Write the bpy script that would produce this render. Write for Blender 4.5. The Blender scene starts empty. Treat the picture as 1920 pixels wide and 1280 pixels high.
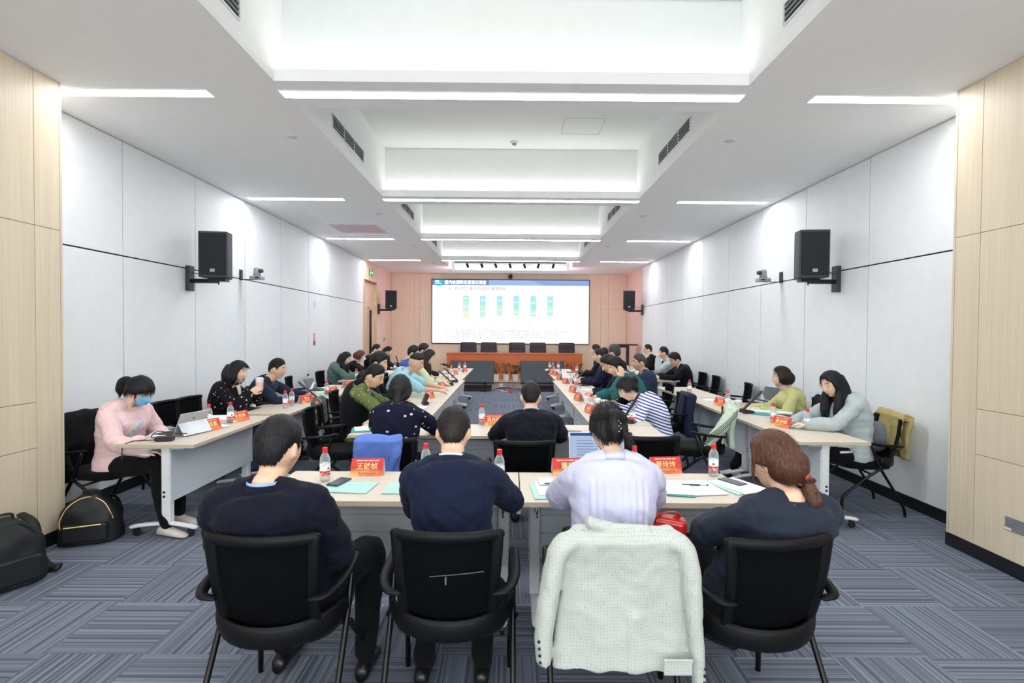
import bpy, bmesh, math, random
import numpy as np
from mathutils import Vector, Matrix, Euler, noise
random.seed(7)
sc = bpy.context.scene
COL = sc.collection
PI = math.pi
R = math.radians

# ---------------------------------------------------------------- camera
F_PX, CAM_Z = 970.0, 1.65
cam_d = bpy.data.cameras.new('camera')
cam_d.sensor_width = 36.0
cam_d.lens = F_PX * 36.0 / 1920.0
cam_d.clip_start = 0.05
cam_d.clip_end = 100
cam = bpy.data.objects.new('camera', cam_d)
COL.objects.link(cam)
CM = Matrix.Rotation(R(-0.236), 3, 'Z') @ Matrix.Rotation(R(90 - 1.122), 3, 'X') @ Matrix.Rotation(R(0.43), 3, 'Z')
cam.matrix_world = Matrix.Translation((0, 0, CAM_Z)) @ CM.to_4x4()
sc.camera = cam

# ---------------------------------------------------------------- world and exposure
w = bpy.data.worlds.new('world'); sc.world = w; w.use_nodes = True
w.node_tree.nodes['Background'].inputs[0].default_value = (0.9, 0.95, 1.0, 1)
w.node_tree.nodes['Background'].inputs[1].default_value = 0.3
sc.view_settings.view_transform = 'Standard'
sc.view_settings.look = 'None'
sc.view_settings.gamma = 1.0
sc.view_settings.use_curve_mapping = False
sc.view_settings.exposure = 0.52
sc.cycles.max_bounces = 8
sc.cycles.diffuse_bounces = 5
sc.cycles.transparent_max_bounces = 12

REAR_FILL_POWER = 210.0  # energy of the fill panel added behind the camera
STRIP_POWER = 27.0      # emission of the ceiling strip diffusers
COVE_POWER = 8.0       # emission of the LED lines hidden in the coves
SCREEN_POWER = .88

def ray(px, py):
    return (CM @ Vector(((px - 960) / F_PX, -(py - 640) / F_PX, -1))).normalized()
def onz(px, py, z=0.75):
    """the point of the horizontal plane at height z seen at a place in the photograph"""
    d = ray(px, py); t = (z - CAM_Z) / d.z
    return Vector((d.x * t, d.y * t, z))
def ony(px, py, y):
    d = ray(px, py); t = y / d.y
    return Vector((d.x * t, y, CAM_Z + d.z * t))
def onx(px, py, x):
    d = ray(px, py); t = x / d.x
    return Vector((x, d.y * t, CAM_Z + d.z * t))

# ---------------------------------------------------------------- materials
def lin(c):
    return tuple(((v / 255) / 12.92 if v / 255 <= 0.04045 else ((v / 255 + 0.055) / 1.055) ** 2.4) for v in c[:3]) + (1,)
MATS = {}
class NT:
    def __init__(s, name):
        s.m = bpy.data.materials.new(name); s.m.use_nodes = True
        s.t = s.m.node_tree; s.b = s.t.nodes['Principled BSDF']; s.o = s.t.nodes['Material Output']
    def n(s, typ, **kw):
        nd = s.t.nodes.new(typ)
        for k, v in kw.items():
            if k.startswith('i_'):
                key = k[2:]
                nd.inputs[int(key) if key.isdigit() else key.replace('_', ' ')].default_value = v
            else: setattr(nd, k, v)
        return nd
    def l(s, a, b): s.t.links.new(a, b)
    def math(s, op, a, b=None, c=None):
        nd = s.t.nodes.new('ShaderNodeMath'); nd.operation = op
        for i, v in enumerate((a, b, c)):
            if v is None: continue
            if isinstance(v, (int, float)): nd.inputs[i].default_value = v
            else: s.l(v, nd.inputs[i])
        return nd.outputs[0]
    def mix(s, f, a, b):
        nd = s.t.nodes.new('ShaderNodeMix'); nd.data_type = 'RGBA'
        for sock, v in ((nd.inputs[0], f), (nd.inputs[6], a), (nd.inputs[7], b)):
            if isinstance(v, (int, float)): sock.default_value = v
            elif isinstance(v, tuple): sock.default_value = v
            else: s.l(v, sock)
        return nd.outputs[2]
    def obj(s): return s.n('ShaderNodeTexCoord').outputs['Object']
    def gen(s): return s.n('ShaderNodeTexCoord').outputs['Generated']
    def scale(s, v, sc3):
        mp = s.n('ShaderNodeMapping'); mp.inputs['Scale'].default_value = sc3; s.l(v, mp.inputs['Vector']); return mp.outputs[0]
    def noise(s, v, scale=5, detail=3, rough=.5):
        nd = s.n('ShaderNodeTexNoise'); nd.inputs['Scale'].default_value = scale; nd.inputs['Detail'].default_value = detail
        nd.inputs['Roughness'].default_value = rough
        if v is not None: s.l(v, nd.inputs['Vector'])
        return nd.outputs['Fac']
    def bump(s, h, strength=.3, dist=.01):
        nd = s.n('ShaderNodeBump'); nd.inputs['Strength'].default_value = strength; nd.inputs['Distance'].default_value = dist
        s.l(h, nd.inputs['Height']); s.l(nd.outputs[0], s.b.inputs['Normal'])
    def ramp(s, f, a, b):
        nd = s.n('ShaderNodeMapRange'); nd.inputs[1].default_value = a; nd.inputs[2].default_value = b; s.l(f, nd.inputs[0]); return nd.outputs[0]

def plain(name, rgb, rough=.5, metal=0, spec=.5, vary=0.06, coat=0, emis=0, trans=0):
    if name in MATS: return MATS[name]
    k = NT(name); c = lin(rgb)
    k.b.inputs['Roughness'].default_value = rough; k.b.inputs['Metallic'].default_value = metal
    k.b.inputs['Specular IOR Level'].default_value = spec; k.b.inputs['Coat Weight'].default_value = coat
    if vary:
        f = k.noise(k.obj(), 9, 3)
        d = tuple(v * (1 - vary * 2) for v in c[:3]) + (1,)
        u = tuple(min(1, v * (1 + vary * 2)) for v in c[:3]) + (1,)
        k.l(k.mix(k.ramp(f, .3, .7), d, u), k.b.inputs['Base Color'])
    else: k.b.inputs['Base Color'].default_value = c
    if emis:
        k.b.inputs['Emission Color'].default_value = c; k.b.inputs['Emission Strength'].default_value = emis
    MATS[name] = k.m; return k.m

def fabric(name, rgb, rough=.92, weave=900, bump=.25, fold=0):
    if name in MATS: return MATS[name]
    k = NT(name); c = lin(rgb); o = k.obj()
    f = k.noise(o, weave, 2); g = k.noise(o, 14, 3)
    a = k.mix(k.ramp(f, .3, .7), tuple(v * .8 for v in c[:3]) + (1,), tuple(min(1, v * 1.18) for v in c[:3]) + (1,))
    k.l(a, k.b.inputs['Base Color'])
    k.b.inputs['Roughness'].default_value = rough; k.b.inputs['Specular IOR Level'].default_value = .2
    k.b.inputs['Sheen Weight'].default_value = .03
    h = k.math('ADD', k.math('MULTIPLY', f, .25), k.math('MULTIPLY', g, 1.0))
    k.bump(h, bump, .012)
    MATS[name] = k.m; return k.m

def hairmat(name, rgb, hi=None):
    if name in MATS: return MATS[name]
    k = NT(name); c = lin(rgb); h2 = lin(hi or tuple(min(255, int(v * 1.25 + 8)) for v in rgb)); o = k.obj()
    v = k.scale(o, (260, 260, 14))
    f = k.noise(v, 1, 4, .6)
    k.l(k.mix(k.ramp(f, .35, .75), c, h2), k.b.inputs['Base Color'])
    k.b.inputs['Roughness'].default_value = .48; k.b.inputs['Specular IOR Level'].default_value = .32
    k.bump(f, .55, .004)
    MATS[name] = k.m; return k.m

def skinmat(name, rgb):
    if name in MATS: return MATS[name]
    k = NT(name); c = lin(rgb); o = k.obj()
    f = k.noise(o, 22, 3)
    k.l(k.mix(k.ramp(f, .3, .7), tuple(v * .93 for v in c[:3]) + (1,), (min(1, c[0] * 1.05), c[1] * .99, c[2] * .96, 1)), k.b.inputs['Base Color'])
    k.b.inputs['Roughness'].default_value = .5; k.b.inputs['Specular IOR Level'].default_value = .4
    k.b.inputs['Subsurface Weight'].default_value = .12; k.b.inputs['Subsurface Radius'].default_value = (.012, .005, .003)
    k.bump(k.noise(o, 400, 2), .08, .002)
    MATS[name] = k.m; return k.m

def emit(name, rgb, strength):
    if name in MATS: return MATS[name]
    k = NT(name); e = k.n('ShaderNodeEmission'); e.inputs[0].default_value = lin(rgb); e.inputs[1].default_value = strength
    k.l(e.outputs[0], k.o.inputs[0]); MATS[name] = k.m; return k.m

# carpet tiles, half a metre, quarter turned
def carpet():
    k = NT('striped_carpet_tiles'); o = k.obj()
    sp = k.n('ShaderNodeSeparateXYZ'); k.l(o, sp.inputs[0]); T = .5
    X = k.math('ADD', k.math('DIVIDE', sp.outputs[0], T), 101.69); Y = k.math('ADD', k.math('DIVIDE', sp.outputs[1], T), 99.8)
    fx = k.math('FLOOR', X); fy = k.math('FLOOR', Y)
    par = k.math('MODULO', k.math('ADD', fx, fy), 2.0)
    wn = k.n('ShaderNodeTexWhiteNoise', noise_dimensions='2D'); cx = k.n('ShaderNodeCombineXYZ'); k.l(fx, cx.inputs[0]); k.l(fy, cx.inputs[1]); k.l(cx.outputs[0], wn.inputs[0])
    a = k.math('MULTIPLY', X, par); b = k.math('MULTIPLY', Y, k.math('SUBTRACT', 1.0, par))
    crd = k.math('ADD', k.math('MULTIPLY', k.math('ADD', a, b), 1.0), k.math('MULTIPLY', wn.outputs[0], 50.0))
    def n1(sc_, det):
        nn = k.n('ShaderNodeTexNoise', noise_dimensions='1D'); nn.inputs['Scale'].default_value = sc_; nn.inputs['Detail'].default_value = det; k.l(crd, nn.inputs['W']); return nn.outputs['Fac']
    s1 = n1(22, 1); s2 = n1(65, 1); s3 = n1(7, 1)
    s = k.math('ADD', k.math('MULTIPLY', k.ramp(s1, .32, .68), .5), k.math('MULTIPLY', k.ramp(s2, .3, .7), .35))
    s = k.math('ADD', s, k.math('MULTIPLY', k.ramp(s3, .3, .7), .2))
    s = k.math('ADD', s, k.math('MULTIPLY', k.math('SUBTRACT', wn.outputs[0], .5), .12))
    fine = k.noise(o, 260, 2)
    s = k.math('ADD', s, k.math('MULTIPLY', k.math('SUBTRACT', fine, .5), .5))
    c = k.mix(k.ramp(s, .15, 1.05), lin((74, 79, 91)), lin((142, 150, 165)))
    k.l(c, k.b.inputs['Base Color']); k.b.inputs['Roughness'].default_value = .95; k.b.inputs['Specular IOR Level'].default_value = .12
    k.bump(k.math('ADD', fine, k.math('MULTIPLY', s2, .6)), .4, .006)
    return k.m
M_CARPET = carpet()

def veneer(name, c1, c2, rough=.45, axis='Z', spec=.35):
    if name in MATS: return MATS[name]
    k = NT(name); o = k.obj()
    s3 = {'Z': (90, 90, 1.2), 'X': (1.2, 90, 90), 'Y': (90, 1.2, 90)}[axis]
    f = k.noise(k.scale(o, s3), 1, 4, .6); g = k.noise(k.scale(o, tuple(v * .12 for v in s3)), 1, 2)
    s = k.math('ADD', k.math('MULTIPLY', f, .7), k.math('MULTIPLY', g, .3))
    k.l(k.mix(k.ramp(s, .32, .68), lin(c1), lin(c2)), k.b.inputs['Base Color'])
    k.b.inputs['Roughness'].default_value = rough; k.b.inputs['Specular IOR Level'].default_value = spec
    k.bump(f, .05, .002)
    MATS[name] = k.m; return k.m

M_PANEL = plain('white_wall_panel', (238, 242, 245), .55, spec=.3, vary=.008)
M_GROOVE = plain('dark_panel_groove', (18, 24, 34), .6, vary=.02)
M_BASE = plain('black_baseboard', (20, 22, 26), .45, vary=.03)
M_CEIL = plain('matt_white_ceiling', (247, 248, 250), .85, spec=.15, vary=.006)
M_COFFER = plain('matt_white_coffer', (243, 246, 246), .85, spec=.15, vary=.006)
M_OAK = veneer('pale_oak_veneer', (206, 192, 166), (222, 208, 184))
M_BACKWOOD = veneer('beige_wood_panel', (236, 214, 190), (243, 223, 201))
M_PINKLIT_SALMON = veneer('pink_lit_salmon_wood', (234, 204, 192), (240, 212, 200))  # wood under pink stage light, the pink is put into the base colour
M_TABLE = veneer('pale_ash_tabletop', (206, 194, 177), (224, 214, 198), .38, 'X')
M_TEDGE = plain('tabletop_edge', (198, 184, 162), .5, vary=.03)
M_LEGW = plain('white_powder_coat', (222, 226, 228), .35, vary=.01)
M_SKIRT = plain('pale_grey_modesty_panel', (206, 214, 220), .5, vary=.01)
M_CASTER = plain('black_caster_plastic', (22, 23, 26), .4)
M_BLK = plain('black_chair_plastic', (9, 10, 13), .5, spec=.22, vary=.05)
M_BLKPAD = fabric('black_seat_fabric', (8, 9, 11), .95, 600)
M_BLKMET = plain('black_painted_steel', (10, 11, 14), .35, metal=.3)
M_CHROME = plain('brushed_steel', (190, 192, 195), .3, metal=1)
M_ORANGE = veneer('orange_cherry_veneer', (190, 98, 54), (208, 116, 70), .35, 'X')
M_DARK = plain('matt_black_metal', (16, 17, 20), .5)
M_SCREENOFF = plain('dark_display_glass', (36, 48, 60), .38, spec=.7, vary=0, coat=.2)
M_LEATHER = plain('black_leather', (38, 36, 44), .4, vary=.08)
M_WHITEPL = plain('white_plastic', (232, 234, 236), .4, vary=.01)
M_GREYPL = plain('grey_plastic', (150, 158, 160), .4, vary=.02)
M_RED = plain('red_plastic', (226, 40, 36), .4, vary=.02)
M_PAPER = plain('white_paper', (240, 243, 246), .8, vary=.005)
M_TEAL = plain('mint_booklet_cover', (178, 224, 214), .7, vary=.01)
M_TEALD = plain('teal_cover', (60, 158, 150), .7, vary=.02)
M_INK = plain('dark_ink', (60, 62, 70), .7, vary=0)
M_PHONE = plain('phone_glass', (30, 32, 42), .08, spec=.7, vary=0, coat=.6)
M_GOLD = plain('gold_print', (250, 222, 140), .5, vary=.01)
M_SILVER = plain('silver_laptop_shell', (186, 190, 196), .35, metal=.6, vary=.01)

def meshmat():
    k = NT('black_chair_mesh'); o = k.obj()
    k.b.inputs['Base Color'].default_value = lin((7, 8, 11)); k.b.inputs['Roughness'].default_value = .9; k.b.inputs['Specular IOR Level'].default_value = .1
    ch = k.n('ShaderNodeTexChecker'); ch.inputs['Scale'].default_value = 420; k.l(o, ch.inputs['Vector'])
    tr = k.n('ShaderNodeBsdfTransparent'); tr.inputs[0].default_value = (.75, .8, .85, 1)
    mx = k.n('ShaderNodeMixShader'); k.l(k.math('MULTIPLY', ch.outputs['Fac'], .16), mx.inputs[0]); k.l(k.b.outputs[0], mx.inputs[1]); k.l(tr.outputs[0], mx.inputs[2])
    k.l(mx.outputs[0], k.o.inputs[0]); return k.m
M_MESH = meshmat()
def clearmat():
    k = NT('clear_bottle_plastic')
    tr = k.n('ShaderNodeBsdfTransparent'); tr.inputs[0].default_value = (.9, .94, .95, 1)
    k.b.inputs['Base Color'].default_value = lin((214, 224, 228)); k.b.inputs['Roughness'].default_value = .12
    lw = k.n('ShaderNodeLayerWeight'); lw.inputs[0].default_value = .35
    mx = k.n('ShaderNodeMixShader'); k.l(k.ramp(lw.outputs['Facing'], -.25, 1.0), mx.inputs[0]); k.l(tr.outputs[0], mx.inputs[1]); k.l(k.b.outputs[0], mx.inputs[2])
    k.l(mx.outputs[0], k.o.inputs[0]); return k.m
M_CLEAR = clearmat()
def labelmat():
    k = NT('printed_bottle_label'); sp = k.n('ShaderNodeSeparateXYZ'); k.l(k.obj(), sp.inputs[0]); z = sp.outputs[2]
    red = k.math('LESS_THAN', z, .062)
    txt = k.noise(k.scale(k.obj(), (90, 90, 210)), 1, 1)
    t1 = k.math('MULTIPLY', k.math('GREATER_THAN', txt, .56), k.math('MULTIPLY', k.math('GREATER_THAN', z, .038), k.math('LESS_THAN', z, .054)))
    redc = k.mix(t1, lin((222, 38, 42)), lin((245, 240, 240)))
    t2 = k.math('MULTIPLY', k.math('GREATER_THAN', txt, .62), k.math('GREATER_THAN', z, .094))
    whc = k.mix(t2, lin((240, 244, 246)), lin((90, 110, 120)))
    # green leaf mark, repeated round the bottle
    at = k.math('ARCTAN2', sp.outputs[1], sp.outputs[0]); u = k.math('MULTIPLY', k.math('SUBTRACT', k.math('FRACT', k.math('DIVIDE', k.math('ADD', at, 20.0), PI * 2 / 3)), .5), .055)
    dz = k.math('SUBTRACT', z, .077); r2 = k.math('ADD', k.math('MULTIPLY', u, u), k.math('MULTIPLY', dz, dz))
    g = k.math('LESS_THAN', r2, .000045)
    whc = k.mix(g, whc, lin((20, 128, 96)))
    k.l(k.mix(red, whc, redc), k.b.inputs['Base Color']); k.b.inputs['Roughness'].default_value = .35
    return k.m
M_LABEL = labelmat()
def platemat():
    k = NT('red_gold_printed_card'); sp = k.n('ShaderNodeSeparateXYZ'); k.l(k.obj(), sp.inputs[0]); z = sp.outputs[2]
    n = k.noise(k.scale(k.obj(), (9, 9, 26)), 1, 3)
    s = k.math('ADD', k.math('DIVIDE', z, .1), k.math('MULTIPLY', k.math('SUBTRACT', n, .5), .7))
    c = k.mix(k.ramp(s, -.02, .42), lin((244, 196, 118)), lin((206, 34, 30)))
    c2 = k.mix(k.ramp(n, .45, .75), c, lin((232, 70, 52)))
    k.l(c2, k.b.inputs['Base Color']); k.b.inputs['Roughness'].default_value = .4
    return k.m
M_PLATE = platemat()

# ---------------------------------------------------------------- mesh helpers
def tag(o, label=None, cat=None, group=None, kind=None):
    if label: o['label'] = label
    if cat: o['category'] = cat
    if group: o['group'] = group
    if kind: o['kind'] = kind
    return o
def empty(name, loc=(0, 0, 0), rz=0, label=None, cat=None, group=None):
    o = bpy.data.objects.new(name, None); COL.objects.link(o); o.location = loc; o.rotation_euler = (0, 0, rz)
    o.empty_display_size = .1
    return tag(o, label, cat, group)

def catmull(pts, n=6):
    pts = [Vector(p) for p in pts]
    if len(pts) < 3: return pts
    P = [pts[0] * 2 - pts[1]] + pts + [pts[-1] * 2 - pts[-2]]
    out = []
    for i in range(1, len(P) - 2):
        a, b, c, d = P[i - 1], P[i], P[i + 1], P[i + 2]
        for j in range(n):
            t = j / n
            out.append(.5 * ((2 * b) + (c - a) * t + (2 * a - 5 * b + 4 * c - d) * t * t + (3 * b - a - 3 * c + d) * t ** 3))
    out.append(pts[-1]); return out
def lerp_list(v, m):
    n = len(v) - 1
    return [v[min(int(i / (m - 1) * n), n - 1)] * (1 - (i / (m - 1) * n - min(int(i / (m - 1) * n), n - 1))) + v[min(int(i / (m - 1) * n), n - 1) + 1] * (i / (m - 1) * n - min(int(i / (m - 1) * n), n - 1)) for i in range(m)]

class MB:
    def __init__(s): s.v = []; s.f = []; s.m = []
    def add(s, vs, fs, mi=0, M=None):
        b = len(s.v)
        s.v += [tuple(M @ Vector(p)) if M is not None else tuple(p) for p in vs]
        s.f += [tuple(i + b for i in f) for f in fs]; s.m += [mi] * len(fs); return s
    def box(s, c, d, M=None, mi=0):
        x, y, z = c; a, b, h = d[0] / 2, d[1] / 2, d[2] / 2
        vs = [(x - a, y - b, z - h), (x + a, y - b, z - h), (x + a, y + b, z - h), (x - a, y + b, z - h), (x - a, y - b, z + h), (x + a, y - b, z + h), (x + a, y + b, z + h), (x - a, y + b, z + h)]
        return s.add(vs, [(0, 3, 2, 1), (4, 5, 6, 7), (0, 1, 5, 4), (1, 2, 6, 5), (2, 3, 7, 6), (3, 0, 4, 7)], mi, M)
    def quad(s, a, b, c, d, mi=0): return s.add([a, b, c, d], [(0, 1, 2, 3)], mi)
    def tube(s, pts, r, n=10, smooth=0, cap=True, flat=1.0, up=None, mi=0, round_end=False):
        pts = [Vector(p) for p in pts]
        rs = list(r) if isinstance(r, (list, tuple)) else [r] * len(pts)
        if smooth:
            q = catmull(pts, smooth); rs = lerp_list(rs, len(q)); pts = q
        if round_end:
            d0 = (pts[0] - pts[1]).normalized(); d1 = (pts[-1] - pts[-2]).normalized(); r0, r1 = rs[0], rs[-1]
            pts = [pts[0] + d0 * r0 * .95, pts[0] + d0 * r0 * .7] + pts + [pts[-1] + d1 * r1 * .7, pts[-1] + d1 * r1 * .95]
            rs = [r0 * .3, r0 * .72] + rs + [r1 * .72, r1 * .3]
        t = (pts[1] - pts[0]).normalized()
        u = Vector(up) if up is not None else (Vector((0, 0, 1)) if abs(t.z) < .9 else Vector((1, 0, 0)))
        rings = []
        for i, p in enumerate(pts):
            t = (pts[min(i + 1, len(pts) - 1)] - pts[max(i - 1, 0)])
            t = t.normalized() if t.length > 1e-9 else Vector((0, 0, 1))
            u = (u - t * u.dot(t)); u = u.normalized() if u.length > 1e-6 else t.orthogonal().normalized()
            v = t.cross(u)
            rings.append([p + (v * math.cos(a) + u * math.sin(a) * flat) * rs[i] for a in [2 * PI * j / n for j in range(n)]])
        return s.loft(rings, cap, mi)
    def loft(s, rings, cap=True, mi=0, closed=True):
        n = len(rings[0]); vs = [p for rg in rings for p in rg]; fs = []
        for i in range(len(rings) - 1):
            for j in range(n if closed else n - 1):
                k = (j + 1) % n; fs.append((i * n + j, i * n + k, (i + 1) * n + k, (i + 1) * n + j))
        if cap: fs.append(tuple(range(n - 1, -1, -1))); fs.append(tuple((len(rings) - 1) * n + j for j in range(n)))
        return s.add(vs, fs, mi)
    def lathe(s, prof, n=24, c=(0, 0, 0), mi=0, M=None):
        rings = [[Vector((c[0] + r * math.cos(2 * PI * j / n), c[1] + r * math.sin(2 * PI * j / n), c[2] + z)) for j in range(n)] for r, z in prof]
        if M is not None: rings = [[M @ p for p in rg] for rg in rings]
        return s.loft(rings, True, mi)
    def ell(s, c, rad, M=None, nu=16, nv=12, mi=0):
        rings = []
        for i in range(nv + 1):
            ph = -PI / 2 + PI * i / nv; rr = max(math.cos(ph), .02)
            rings.append([Vector((rad[0] * rr * math.cos(2 * PI * j / nu), rad[1] * rr * math.sin(2 * PI * j / nu), rad[2] * math.sin(ph))) for j in range(nu)])
        rings = [[(M @ p if M is not None else p) + Vector(c) for p in rg] for rg in rings]
        return s.loft(rings, True, mi)
    def mesh(s, name, mats):
        me = bpy.data.meshes.new(name); me.from_pydata(s.v, [], s.f)
        for m in (mats if isinstance(mats, (list, tuple)) else [mats]): me.materials.append(m)
        if any(s.m): me.polygons.foreach_set('material_index', s.m)
        return me
    def build(s, name, mats, parent=None, org=None, smooth=False, bevel=0, kind=None, bseg=2, loc=None, label=None, recalc=True):
        if org is not None: s.v = [(x - org[0], y - org[1], z - org[2]) for x, y, z in s.v]
        me = s.mesh(name, mats)
        if recalc:
            bm = bmesh.new(); bm.from_mesh(me); bmesh.ops.recalc_face_normals(bm, faces=bm.faces); bm.to_mesh(me); bm.free()
        if smooth: me.shade_smooth()
        o = bpy.data.objects.new(name, me); COL.objects.link(o)
        if parent: o.parent = parent
        if loc is not None: o.location = loc
        elif org is not None and parent is None: o.location = org
        if bevel:
            b = o.modifiers.new('bevel', 'BEVEL'); b.width = bevel; b.segments = bseg; b.limit_method = 'ANGLE'; b.angle_limit = R(40)
            if smooth is False: me.shade_smooth(); 
            b.harden_normals = True
        if kind: o['kind'] = kind
        if label: o['label'] = label
        return o

def copy_tree(o, loc=None, rz=None, parent=None, label=None, group=None):
    c = o.copy(); COL.objects.link(c)
    if parent is not None: c.parent = parent
    if loc is not None: c.location = loc
    if rz is not None: c.rotation_euler = (0, 0, rz)
    if label: c['label'] = label
    if group: c['group'] = group
    for ch in list(o.children): copy_tree(ch, parent=c)
    return c
class Proto:
    """the first placing moves the prototype itself, later ones copy it with its parts"""
    def __init__(s, root): s.root = root; s.used = False
    def put(s, loc, rz=0, label=None, group=None):
        if not s.used:
            s.used = True; o = s.root; o.location = loc; o.rotation_euler = (0, 0, rz)
            if label: o['label'] = label
            if group: o['group'] = group
            return o
        o = copy_tree(s.root, loc, rz, None, label, group)
        if not group and 'group' in o.keys(): del o['group']
        return o

def remesh(mb, name, mats, voxel, smooth=4, fac=.5, org=(0, 0, 0), parent=None, post=None, decim=0):
    me = mb.mesh(name, mats)
    o = bpy.data.objects.new(name + '_tmp', me); COL.objects.link(o)
    bm = bmesh.new(); bm.from_mesh(me); bmesh.ops.recalc_face_normals(bm, faces=bm.faces); bm.to_mesh(me); bm.free()
    r = o.modifiers.new('r', 'REMESH'); r.mode = 'VOXEL'; r.voxel_size = voxel; r.use_smooth_shade = True
    if smooth:
        sm = o.modifiers.new('s', 'SMOOTH'); sm.iterations = smooth; sm.factor = fac
    dg = bpy.context.evaluated_depsgraph_get(); dg.update()
    m2 = bpy.data.meshes.new_from_object(o.evaluated_get(dg), preserve_all_data_layers=False, depsgraph=dg)
    bpy.data.objects.remove(o); bpy.data.meshes.remove(me)
    m2.name = name
    m2.materials.clear()
    for m in (mats if isinstance(mats, (list, tuple)) else [mats]): m2.materials.append(m)
    n = len(m2.vertices); co = np.empty(n * 3, np.float32); m2.vertices.foreach_get('co', co); co = co.reshape(-1, 3)
    if post:
        no = np.empty(n * 3, np.float32); m2.vertices.foreach_get('normal', no); no = no.reshape(-1, 3)
        co = post(co, no, m2)
    co = co - np.array(org, np.float32)
    m2.vertices.foreach_set('co', co.astype(np.float32).ravel()); m2.update(); m2.shade_smooth()
    ob = bpy.data.objects.new(name, m2); COL.objects.link(ob)
    if parent: ob.parent = parent
    return ob

def text_mesh(name, body, size, mat, parent, M, align='CENTER', extrude=.0004, bold=0.0, xs=1.0):
    cu = bpy.data.curves.new(name, 'FONT'); cu.body = body; cu.size = size; cu.align_x = align; cu.align_y = 'CENTER'
    cu.extrude = extrude; cu.offset = bold; cu.resolution_u = 2
    o = bpy.data.objects.new(name + '_tmp', cu); COL.objects.link(o)
    dg = bpy.context.evaluated_depsgraph_get(); dg.update()
    me = bpy.data.meshes.new_from_object(o.evaluated_get(dg), depsgraph=dg); bpy.data.objects.remove(o)
    me.transform(M @ Matrix.Diagonal((xs, 1, 1, 1))); me.materials.clear(); me.materials.append(mat)
    ob = bpy.data.objects.new(name, me); COL.objects.link(ob); ob.parent = parent
    return ob
# ================================================================ the room
CEIL = 3.53; XL, XR, YB, YR = -3.90, 3.82, 17.05, -3.6
CXL, CXR, CYE = -3.47, 3.45, 4.035
def S(name, mb, mats, parent=None, **kw):
    o = mb.build(name, mats, parent, **kw)
    if parent is None: o['kind'] = 'structure'
    return o
S('floor', MB().box(((XL + XR) / 2, (YB + YR) / 2, -.05), (XR - XL + .8, YB - YR + .6, .1)), M_CARPET)

# ceiling with openings for the coffers and the strip lights
coffers = [(-2.3, .78), (1.0, 3.957), (4.43, 7.30), (7.73, 10.48), (10.86, 13.6), (14.0, 16.7)]
CW = 1.80
ys = [YR - .2] + [v for c in coffers for v in c] + [YB + .2]
m = MB(); SL = .09; zc = CEIL + SL / 2
for sx0, sx1 in ((XL - .2, -CW), (CW, XR + .2)): m.box(((sx0 + sx1) / 2, (ys[0] + ys[-1]) / 2, zc), (sx1 - sx0, ys[-1] - ys[0], SL))
for i in range(0, len(ys), 2): m.box((0, (ys[i] + ys[i + 1]) / 2, zc), (CW * 2, ys[i + 1] - ys[i], SL))
ceiling = S('ceiling', m, M_CEIL)
led = emit('cove_led', (255, 252, 244), COVE_POWER)
for i, (y0, y1) in enumerate(coffers):
    ht = CEIL + (.72 if i < 5 else .5); e = .14
    m = MB()
    m.box((0, (y0 + y1) / 2, ht + .03), (CW * 2 + .12, y1 - y0 + e + .12, .06))
    m.box((-CW - .03, (y0 + y1 + e) / 2, (CEIL + SL + ht + .06) / 2), (.06, y1 - y0 + e, ht + .06 - CEIL - SL))
    m.box((CW + .03, (y0 + y1 + e) / 2, (CEIL + SL + ht + .06) / 2), (.06, y1 - y0 + e, ht + .06 - CEIL - SL))
    m.box((0, y0 - .03, (CEIL + SL + ht + .06) / 2), (CW * 2 + .12, .06, ht + .06 - CEIL - SL))
    m.box((0, y1 + e + .03, (CEIL + SL + ht + .06) / 2), (CW * 2 + .12, .06, ht + .06 - CEIL - SL))
    S('coffer', m, M_COFFER, ceiling)
    lp = S('cove_light', MB().box((0, y1 + .07, CEIL + SL + .008), (CW * 2 - .1, .03, .012)), led, ceiling)
    # return slot at the near side glows onto the coffer too
# hatch outline in the second coffer's ceiling
m = MB()
for a, b, c_, d_ in ((.9, 6.35, .5, .006), (.9, 6.85, .5, .006)): m.box((a, b, CEIL + .72 - .001), (c_, d_, .002))
for a in (.65, 1.15): m.box((a, 6.6, CEIL + .72 - .001), (.006, .5, .002))
S('access_hatch', m, plain('hatch_line', (190, 196, 198), .8), ceiling)

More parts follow.
